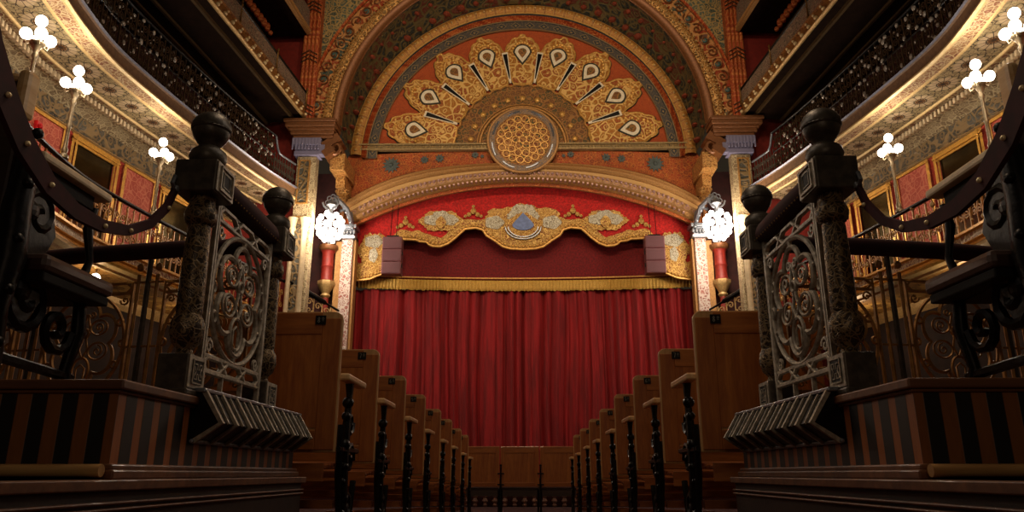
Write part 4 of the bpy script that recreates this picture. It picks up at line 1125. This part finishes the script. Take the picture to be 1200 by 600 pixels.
# front row standing across the end of the aisle
def front_seat(x0, x1, lab):
    y0 = 11.8; zf = flz(y0); zt = .403; zb = -.19
    root = thing('front_row_seat', lab, 'seat', ((x0 + x1) / 2, y0, zf), 'seats across the aisle end')
    g = MB(); g.box(x0 + .006, x1 - .006, y0 + .008, y0 + .03, zb, zt); bk = g.build('backrest', M['pine'], root, bevel=.01)
    for q_ in ((x0 + .01, x0 + .07), (x1 - .07, x1 - .01)):
        g = MB(); g.box(q_[0], q_[1], y0, y0 + .01, zb, zt - .01); g.build('stile', M['pine'], bk, bevel=.003)
    for q_ in ((zt - .1, zt - .01), (zb, zb + .06)):
        g = MB(); g.box(x0 + .07, x1 - .07, y0, y0 + .01, q_[0], q_[1]); g.build('rail', M['pinerail'], bk, bevel=.003)
    g = MB(); g.box(x0 + .02, x1 - .02, y0 + .03, y0 + .4, -.24, -.2); g.build('seat', M['darkwood'], root, bevel=.01)
    for x in (x0 + .02, x1 - .02):
        g = MB(); g.tube([(x, y0 + .1, zf), (x, y0 + .13, zf + .15), (x, y0 + .09, zf + .3), (x, y0 + .1, -.22)], [.02, .013, .018, .014], seg=6); g.build('leg', M['iron'], root, True)
    for x in ((x0 + .013,) if x0 > -.5 else ()):
        g = MB(); g.tube([(x, y0 - .03, zf), (x, y0 - .03, .1)], [.014, .014], seg=6); g.tube([(x - .05, y0 - .03, -.0), (x + .05, y0 - .03, -.0)], .012, seg=5); g.tube([(x - .05, y0 - .03, -.16), (x + .05, y0 - .03, -.16)], .012, seg=5); g.ball((x, y0 - .03, .12), .02, 7, 5)
        g.build('iron_prop', M['iron'], root, True)
    return root
front_seat(-.925, -.325, 'left of the three pine seat backs closing the end of the aisle')
front_seat(-.325, .277, 'middle pine seat back closing the end of the aisle')
front_seat(.277, .88, 'right of the three pine seat backs closing the end of the aisle')

# ------------------------------------------------------------------ box platforms, gates and posts near the camera
def newel(s, side, x, y, z, lab, k=1.0):
    root = thing('newel_post', lab, 'post', (s * x, y, z), 'newel posts')
    h = lambda v: z + (v - .205) * k
    # pedestal with key-pattern plaques
    g = MB(s); g.box(x - .045, x + .04, y - .055, y + .055, h(.205), h(.315)); g.box(x - .05, x + .045, y - .06, y + .06, h(.205), h(.222))
    ped = g.build('pedestal', M['postmetal'], root, bevel=.004)
    g = MB(s)
    for (ax, sg) in (('x', 1),):
        def f(a, b):
            return (x + .044, y + a, h(.27) + b) if ax == 'x' else (x + a, y - .044, h(.27) + b)
        if ax == 'x':
            pg = MB(s); pg.box(x + .039, x + .042, y - .052, y + .052, h(.226), h(.312)); pg.build('plaque_lit_face', M['ironlit'], ped)  # pale plate paints the light on the aisle side of the pedestal
            pg = MB(s); pg.box(x + .041, x + .0435, y - .034, y + .034, h(.24), h(.3)); pg.build('plaque_recess', M['recess'], ped)
        sq = lambda q, r=.0022: line(g, f, [(-q, -q), (q, -q), (q, q), (-q, q), (-q, -q)], r, 4)
        sq(.031, .003)
        line(g, f, [(-.022, .02), (-.006, .02), (-.006, .006), (.006, .006), (.006, .02), (.022, .02), (.022, .006), (.014, .006)], .0024)
        line(g, f, [(.022, -.02), (.006, -.02), (.006, -.006), (-.006, -.006), (-.006, -.02), (-.022, -.02), (-.022, -.006), (-.014, -.006)], .0024)
        line(g, f, [(-.022, .012), (-.014, .0), (-.022, -.012)], .0022); line(g, f, [(.022, .012), (.014, .0), (.022, -.012)], .0022)
    g.build('key_plaque', M['ironlit'], ped)
    g = MB(s); g.lathe([(.03, h(.315) - z), (.022, h(.325) - z), (.022, h(.335) - z), (.038, h(.35) - z), (.047, h(.38) - z), (.044, h(.41) - z), (.034, h(.43) - z)], (x, y, z), 24, star=.03, nst=8); g.build('bulb', M['shaft'], root, True)
    g = MB(s); g.lathe([(.034, h(.43) - z), (.036, h(.44) - z), (.035, h(.56) - z), (.032, h(.68) - z), (.03, h(.69) - z)], (x, y, z), 24); g.build('shaft', M['shaft'], root, True)
    g = MB(s); g.lathe([(.03, h(.688) - z), (.042, h(.7) - z), (.046, h(.72) - z), (.042, h(.74) - z), (.036, h(.75) - z), (.036, h(.775) - z)], (x, y, z), 24); g.build('collar', M['shaft'], root, True)
    g = MB(s); g.box(x - .062, x + .058, y - .066, y + .066, h(.775), h(.872)); cb = g.build('block', M['postmetal'], root, bevel=.004)
    pg = MB(s); pg.box(x + .059, x + .062, y - .062, y + .062, h(.78), h(.867)); pg.build('block_lit_face', M['ironlit'], cb)  # aisle side made paler to show light falling there
    pg = MB(s); pg.box(x + .061, x + .0635, y - .034, y + .034, h(.8), h(.846)); pg.build('block_recess', M['recess'], cb)
    g = MB(s)
    for (ax) in ('x',):
        def f(a, b): return (x + .064, y + a, h(.823) + b) if ax == 'x' else (x + a, y - .061, h(.823) + b)
        line(g, f, [(-.042, -.034), (.042, -.034), (.042, .034), (-.042, .034), (-.042, -.034)], .005); line(g, f, [(-.022, -.02), (.022, -.02), (.022, .02), (-.022, .02), (-.022, -.02)], .002)
    g.build('sunk_panel', M['ironlit'], cb)
    g = MB(s); g.lathe([(.036, h(.872) - z), (.048, h(.88) - z), (.054, h(.9) - z), (.05, h(.918) - z), (.036, h(.93) - z), (.028, h(.936) - z), (.034, h(.945) - z), (.038, h(.95) - z), (.03, h(.957) - z)], (x, y, z), 24); g.build('neck', M['postmetal'], root, True)
    g = MB(s); g.ball((x, y, h(.99)), .054, 28, 16); g.build('ball', M['postmetal'], root, True)
    g = MB(s); g.lathe([(.0565, .003), (.057, .008), (.0545, .02), (.047, .034), (.034, .047), (.018, .0555), (.004, .058)], (x, y, h(.99)), 56, star=.022, nst=28); g.lathe([(.0555, -.004), (.058, 0), (.0555, .004)], (x, y, h(.99)), 28)
    g.build('fluted_cap', M['postmetal'], root, True)
    return root

def gate_tracery(mb, f, W, H, r=.0078, sg=6):
    line(mb, f, [(0, 0), (W, 0), (W, H), (0, H), (0, 0)], r * 1.3, sg)
    y0, y1 = .09 * H, .91 * H
    for yb, d in ((0, 1), (H, -1)):                      # chain of hexagons top and bottom
        for k in range(3):
            a0 = W * (k + .03) / 3; a1 = W * (k + .97) / 3; m_ = .045 * H * d; e = .18 * (a1 - a0)
            line(mb, f, [(a0, yb + m_), (a0 + e, yb + 2 * m_ * .95), (a1 - e, yb + 2 * m_ * .95), (a1, yb + m_), (a1 - e, yb + .1 * m_), (a0 + e, yb + .1 * m_), (a0, yb + m_)], r * 1.1, sg)
    line(mb, f, [(0, y0), (W, y0)], r, sg); line(mb, f, [(0, y1), (W, y1)], r, sg)
    ca, cb = W / 2, H / 2; hh = (y1 - y0) / 2
    ring(mb, f, ca, cb, W * .475, hh * .99, r * 1.1, 48, sg, lambda a: 1 + .0 * a)
    def foil(a):
        return .74 + .26 * abs(math.cos(3 * (a - PI / 2))) ** .8
    ring(mb, f, ca, cb, W * .40, hh * .86, r * 1.2, 84, sg, foil)
    for da, db in ((-.455, 0), (.455, 0), (-.40, .42), (.40, .42), (-.40, -.42), (.40, -.42)):
        ring(mb, f, ca + da * W, cb + db * hh, .035 * W, .035 * W, r * .9, 10, sg)
    for sx in (1, -1):
        for sy in (1, -1):
            spiral(mb, f, ca + sx * W * .42, cb + sy * hh * .86, W * .055, 1.3, sx * sy, 0, r * .7, 12, 4)
    # inner loops and scrolls, mirrored
    for sx in (1, -1):
        fx = lambda a, b, sx=sx: f(ca + sx * a, b)
        ring(mb, fx, W * .155, cb + hh * .33, W * .1, hh * .15, r * .65, 18, sg)
        spiral(mb, fx, W * .155, cb + hh * .33, W * .06, 1.3, 1, -PI / 2, r * .55, 14, sg)
        ring(mb, fx, W * .17, cb - hh * .14, W * .11, hh * .17, r * .65, 18, sg)
        spiral(mb, fx, W * .17, cb - hh * .14, W * .065, 1.3, -1, PI / 2, r * .55, 14, sg)
        line(mb, fx, [(0, cb - hh * .3), (W * .05, cb - hh * .1), (W * .02, cb + hh * .1), (W * .05, cb + hh * .3), (0, cb + hh * .6)], r * .7, sg)
        spiral(mb, fx, W * .06, cb + hh * .6, W * .045, 1.3, 1, PI, r * .55, 12, sg)
        line(mb, fx, [(W * .045, cb - hh * .7), (W * .05, cb - hh * .48), (0, cb - hh * .4)], r * .55, sg)
    ring(mb, f, ca, cb - hh * .52, W * .1, hh * .25, r * .8, 24, sg)
    ring(mb, f, ca, cb + hh * .22, W * .04, hh * .08, r, 14, sg)
    line(mb, f, [(ca, y0), (ca, cb - hh * .75)], r, sg); line(mb, f, [(ca, cb + hh * .85), (ca, y1)], r, sg)

for s, side in SIDES:
    # platform body
    pf = thing('box_platform', 'raised platform faced with striped inlaid wood on the %s of the aisle' % side, 'platform', (s * -1.5, 2.3, -.3))
    g = MB(s); g.box(-3.0, -.875, 1.66, 2.98, .0, .19); g.build('core', M['darkwood'], pf)
    g = MB(s); g.f([g.v(p) for p in ((-.87, 1.655, .018), (-.87, 2.985, .018), (-.87, 2.985, .18), (-.87, 1.655, .18))], [(0, 0), (1.33, 0), (1.33, .16), (0, .16)]); g.build('striped_side', M['stripe_s'], pf)
    g = MB(s); g.f([g.v(p) for p in ((-3.0, 1.655, .018), (-.87, 1.655, .018), (-.87, 1.655, .18), (-3.0, 1.655, .18))], [(0, 0), (2.13, 0), (2.13, .16), (0, .16)]); g.build('striped_front', M['stripe_f'], pf)
    g = MB(s); g.box(-3.0, -.855, 1.64, 3.0, .178, .2); g.box(-3.0, -.863, 1.648, 2.995, .17, .178); g.build('top_moulding', M['railwood'], pf, bevel=.006)
    g = MB(s); g.box(-3.0, -.855, 1.64, 3.0, .006, .02); g.box(-3.0, -.848, 1.635, 3.006, -.012, .008); g.build('foot_moulding', M['railwood'], pf, bevel=.004)
    # plinth under it with mouldings
    pn = thing('plinth', 'dark moulded wooden plinth carrying the %s striped platform' % side, 'plinth', (s * -1.5, 1.9, -.3))
    g = MB(s); g.box(-3.0, -.83, .75, 2.99, -.3, -.03); g.build('body', M['darkwood'], pn, bevel=.004)
    g = MB(s); g.box(-3.0, -.815, .74, 3.0, -.034, -.012); g.box(-3.0, -.82, .745, 2.995, -.075, -.068); g.box(-3.0, -.82, .745, 2.995, -.062, -.055); g.build('moulding', M['railwood'], pn, bevel=.003)
    g = MB(s); g.box(-3.0, -.885, .97, 1.64, -.03, -.012)
    g.build('tread', M['darkwood'], pn)
    g = MB(s); g.tube([(-2.9, 1.615, .006), (-.862, 1.615, .006)], .0135, seg=10); g.build('tread_nosing', M['nosing'], pn, True)
    # cast sloping ribbed grating
    br = thing('ribbed_grating', 'sloping ribbed iron grating jutting from the %s platform under the gate' % side, 'grating', (s * -.83, 2.5, .15))
    g = MB(s); P = [(-.872, 2.04, .215), (-.845, 2.04, .215), (-.795, 2.04, .132), (-.86, 2.04, .085), (-.872, 2.04, .085)]
    g.prism(P, (0, .90, 0)); g.build('panel', M['iron'], br)
    g = MB(s)
    for k in range(9):
        y = 2.045 + k * .11
        g.tube([(-.845, y, .217), (-.79, y, .131), (-.86, y, .083)], .009, seg=4)
        if k < 8: g.tube([(-.838, y + .055, .21), (-.792, y + .055, .131)], .004, seg=4)
    g.build('ribs', M['ironlit'], br)
    g = MB(s); g.box(-.875, -.838, 2.03, 2.95, .212, .224); g.tube([(-.862, 2.03, .083), (-.862, 2.95, .083)], .007, seg=6); g.build('top_edge', M['pewter'], br, bevel=.003)
    # posts
    newel(s, side, -.908, 2.03, .2, 'tall dark bronze ball-topped post nearest the camera on the %s' % side)
    newel(s, side, -.915, 2.68, .2, 'dark bronze ball-topped post at the far side of the %s iron gate' % side, 1.02)
    # gate
    gt = thing('iron_gate', 'openwork iron gate panel between the two %s ball-topped posts' % side, 'gate', (s * -.9, 2.3, .22))
    f = lambda a, b: (-.9, 2.125 + a, .285 + b)
    g = MB(s); gate_tracery(g, f, .465, .50); g.build('tracery', M['ironlit'], gt, True)
    for y, w_, zt_ in ((2.118, .009, .82), (2.6, .009, .82), (2.28, .004, .29), (2.44, .004, .29)):
        g = MB(s); g.box(-.907, -.893, y - w_, y + w_, .215, zt_); g.build('frame_bar', M['ironlit'], gt)
    vr = thing('velvet_rail', 'padded maroon velvet rail over the %s iron gate' % side, 'handrail', (s * -.9, 2.36, .84))
    g = MB(s); g.tube([(-.915, 2.085, .835), (-.912, 2.13, .84), (-.91, 2.35, .84), (-.91, 2.57, .84), (-.913, 2.63, .835)], [.036, .045, .047, .045, .036], seg=14, flat=.85); g.build('padding', M['railvelvet'], vr, True)
    g = MB(s)
    for k in range(22): y = 2.1 + k * .0245; g.ball((-.872, y, .818), .0035, 5, 3)
    g.build('nail_heads', M['brass'], vr)
    # far railing of the box
    rl = thing('box_railing', 'dark padded railing over iron scrollwork behind the %s box chair' % side, 'railing', (s * -1.6, 2.75, .2))
    g = MB(s); g.tube([(-.96, 2.7, .83), (-1.3, 2.73, .828), (-1.7, 2.8, .826), (-2.5, 2.98, .82)], .038, seg=12, flat=.85); g.build('handrail', M['railvelvet'], rl, True)
    T = Vector((-.9, .16, 0)).normalized()
    for k in range(3):
        o_ = Vector((-.99, 2.7, .24)) + T * (k * .5)
        f = lambda a, b, o_=o_: tuple(o_ + T * a + Vector((0, 0, b)))
        g = MB(s); gate_tracery(g, f, .36, .47, .006, 4)
        for a in (.4, .44, .48): g.tube([f(a, -.04), f(a, .15), f(a, .35), f(a, .5)], [.006, .008, .006, .008], seg=5)
        for a in (.4, .48): g.ball(f(a, .53), .014, 7, 5, 1.2)
        for b in (.0, .22, .47): g.tube([f(.37, b), f(.5, b)], .005, seg=4)
        g.build('scroll_panel', M['gold'], rl, True)
    for k in range(4):
        g = MB(s); p = Vector((-.99, 2.7, .2)) + T * (k * .47 + .44); g.tube([p, p + Vector((0, 0, .6))], .011, seg=6)
        g.build('baluster', M['postmetal'], rl, True)
    # box chair
    chx = -1.4
    cr_ = thing('box_chair', 'cast iron armchair with maroon seat on the %s platform, back to camera' % side, 'chair', (s * -1.65, 2.25, .2))
    g = MB(s); g.box(-1.98, -1.485, 2.02, 2.055, .72, 1.17); g.box(-1.98, -1.485, 2.03, 2.05, .56, .64); g.build('backrest', M['darkwood'], cr_, bevel=.02)
    g = MB(s); g.box(-1.51, -1.47, 2.0, 2.06, 1.03, 1.185); g.box(-1.98, -1.51, 2.01, 2.06, 1.15, 1.18); g.build('back_cap', M['armwood'], cr_, bevel=.015)
    g = MB(s); g.box(-1.95, -1.38, 2.1, 2.48, .575, .63); g.build('cushion', M['leather'], cr_, bevel=.018)
    g = MB(s); g.box(-1.94, -1.39, 2.11, 2.47, .545, .575); g.build('seat_board', M['underside'], cr_, bevel=.005)
    for x in (-1.46, -1.96):
        g = MB(s); g.box(x - .03, x + .035, 2.07, 2.46, .915, .945); g.build('armrest', M['armcream'], cr_, bevel=.009)
        g = MB(s); g.box(x - .025, x + .005, 2.1, 2.4, .87, .915); g.build('arm_bracket', M['underside'], cr_)
    for x in (-1.46, -1.96):
        g = MB(s)
        g.tube([(x, 2.02, .2), (x, 2.06, .3), (x, 2.03, .45), (x, 2.05, .6), (x, 2.04, .75), (x, 2.05, .88), (x, 2.04, .96)], [.03, .026, .035, .045, .04, .034, .02], seg=8)
        g.tube([(x, 2.44, .2), (x, 2.4, .32), (x, 2.44, .45), (x, 2.42, .58)], [.026, .018, .024, .018], seg=8)
        g.tube([(x, 2.4, .6), (x, 2.44, .7), (x, 2.4, .8), (x, 2.42, .88)], [.018, .012, .016, .012], seg=8)
        f = lambda a, b, x=x: (x, 2.04 + a, .2 + b)
        spiral(g, f, .12, .3, .1, 1.5, 1, PI, .018, 18, 6); spiral(g, f, .28, .24, .08, 1.4, -1, 0, .016, 16, 6); spiral(g, f, .1, .56, .08, 1.4, -1, PI, .016, 16, 6)
        line(g, f, [(0, .36), (.38, .36)], .018, 6); line(g, f, [(.0, .12), (.4, .1)], .016, 6)
        for b in (.15, .3, .45, .62, .7, .78): g.ball((x + .028, 2.03, .2 + b), .018, 8, 5)
        g.build('side_frame', M['iron'], cr_, True)
        g = MB(s); g.prism([(x - .008, 2.04 + a, b) for a, b in ((0, .42), (.1, .4), (.17, .5), (.13, .6), (.19, .72), (.13, .85), (.03, .9), (0, .8))], (.016, 0, 0)); g.ball((x + .008, 2.1, .76), .03, 12, 6, 1, .4); g.ball((x + .008, 2.12, .52), .035, 12, 6, 1, .4); g.build('side_panel', M['iron'], cr_, bevel=.004)
    # velvet barrier strap and its post out towards the camera
    st = thing('velvet_barrier', 'drooping studded crimson velvet strap hooked to the %s ball-topped post' % side, 'barrier', (s * -.96, 1.6, .55))
    C = [(-.962, 1.968, .775), (-.962, 1.93, .705), (-.963, 1.86, .635), (-.964, 1.76, .583), (-.965, 1.65, .558), (-.966, 1.54, .556), (-.967, 1.44, .578), (-.97, 1.35, .63), (-.975, 1.28, .7), (-.985, 1.22, .79), (-1.0, 1.18, .9), (-1.02, 1.15, 1.0)]
    g = MB(s)
    Pa, Pb = [], []
    for k in range(len(C)):
        a = Vector(C[max(k - 1, 0)]); b = Vector(C[min(k + 1, len(C) - 1)]); t = (b - a).normalized()
        nn = Vector((0, -t.z, t.y)).normalized(); hw = (.009, .012, .012, .013, .015, .018, .023, .028, .032, .034, .034, .034)[k]
        Pa.append(Vector(C[k]) + nn * hw); Pb.append(Vector(C[k]) - nn * hw)
    X1 = Vector((.006, 0, 0))
    g.grid([[p + X1 for p in Pa], [p + X1 for p in Pb], [p - X1 for p in Pb], [p - X1 for p in Pa], [p + X1 for p in Pa]])
    g.build('strap', M['ropevelvet'], st, False)
    g = MB(s)
    for k in (1, 3, 4, 6, 7, 8, 9, 10):
        c_ = Vector(C[k]); g.ball(tuple(c_ + Vector((.008, 0, 0))), .006, 8, 5)
    g.build('studs', M['bulb'], st, True)
    g = MB(s); g.tube([(-.962, 1.985, .8), (-.962, 1.955, .81), (-.962, 1.945, .785), (-.962, 1.965, .77)], .006, seg=6); g.lathe([(.012, -.008), (.015, 0), (.012, .008)], (-.962, 1.97, .775), 10); g.build('hook', M['pewter'], st, True)
    bp = thing('barrier_post', 'slim dark barrier post just beyond the %s edge of the view' % side, 'post', (s * -1.03, 1.14, -.012))
    g = MB(s); g.lathe([(.05, 0), (.05, .02), (.02, .04), (.018, .95), (.025, .97), (.025, 1.0), (.01, 1.03)], (-1.04, 1.12, -.012), 14); g.build('shaft', M['postmetal'], bp, True)
    g = MB(s); g.ball((-1.04, 1.12, 1.035), .022, 12, 8); g.build('knob', M['postmetal'], bp, True)

# ------------------------------------------------------------------ light
W_ = bpy.data.worlds.new('hall_gloom'); sc.world = W_; W_.use_nodes = True
W_.node_tree.nodes['Background'].inputs[0].default_value = (1.0, .72, .45, 1); W_.node_tree.nodes['Background'].inputs[1].default_value = .02
def lamp(kind, loc, e, col=(1, .78, .52), size=.5, rot=None, spot=None):
    l = bpy.data.lights.new('added_light', kind); l.energy = e; l.color = col  # unseen helper lights without fixtures
    if kind == 'AREA': l.size = size
    else: l.shadow_soft_size = size
    if kind == 'SPOT': l.spot_size = spot or 1.5; l.spot_blend = .8
    o = bpy.data.objects.new('added_light', l); COL.objects.link(o); o.location = loc
    if rot is not None:
        d = Vector(rot) - Vector(loc); o.rotation_euler = d.to_track_quat('-Z', 'Y').to_euler()
    return o
lamp('SPOT', (-2.5, 6.5, 11.5), 1500, (1, .76, .5), .5, (0, 19.5, 9.2), 1.3)      # pair of unseen spots added to brighten the arch
lamp('SPOT', (2.5, 6.5, 11.5), 1500, (1, .76, .5), .5, (0, 19.5, 9.2), 1.3)
lamp('SPOT', (0, 11.5, 13.8), 620, (1, .8, .6), .4, (0, 20, 4.6), .8)             # unseen spot added to light the curtain
lamp('POINT', (0, 5.2, 7.5), 310, (1, .72, .45), .6)                              # unseen fill added above the aisle, brightens the seat backs
lamp('POINT', (.0, 2.3, 4.0), 45, (1, .78, .58), .7)  # unseen fill standing in for light bounced around the hall
lamp('POINT', (.0, 2.25, 1.75), 7, (1, .86, .7), .3)                              # unseen fill added low in the aisle for gates and post faces
lamp('POINT', (0, -1.5, 1.3), 17, (1, .76, .54), .4)                             # unseen fill added behind the camera for the near parts

sc.view_settings.view_transform = 'Standard'
sc.view_settings.look = 'None'
sc.view_settings.gamma = 1
sc.view_settings.exposure = 0
try: sc.view_settings.use_curve_mapping = False
except Exception: pass
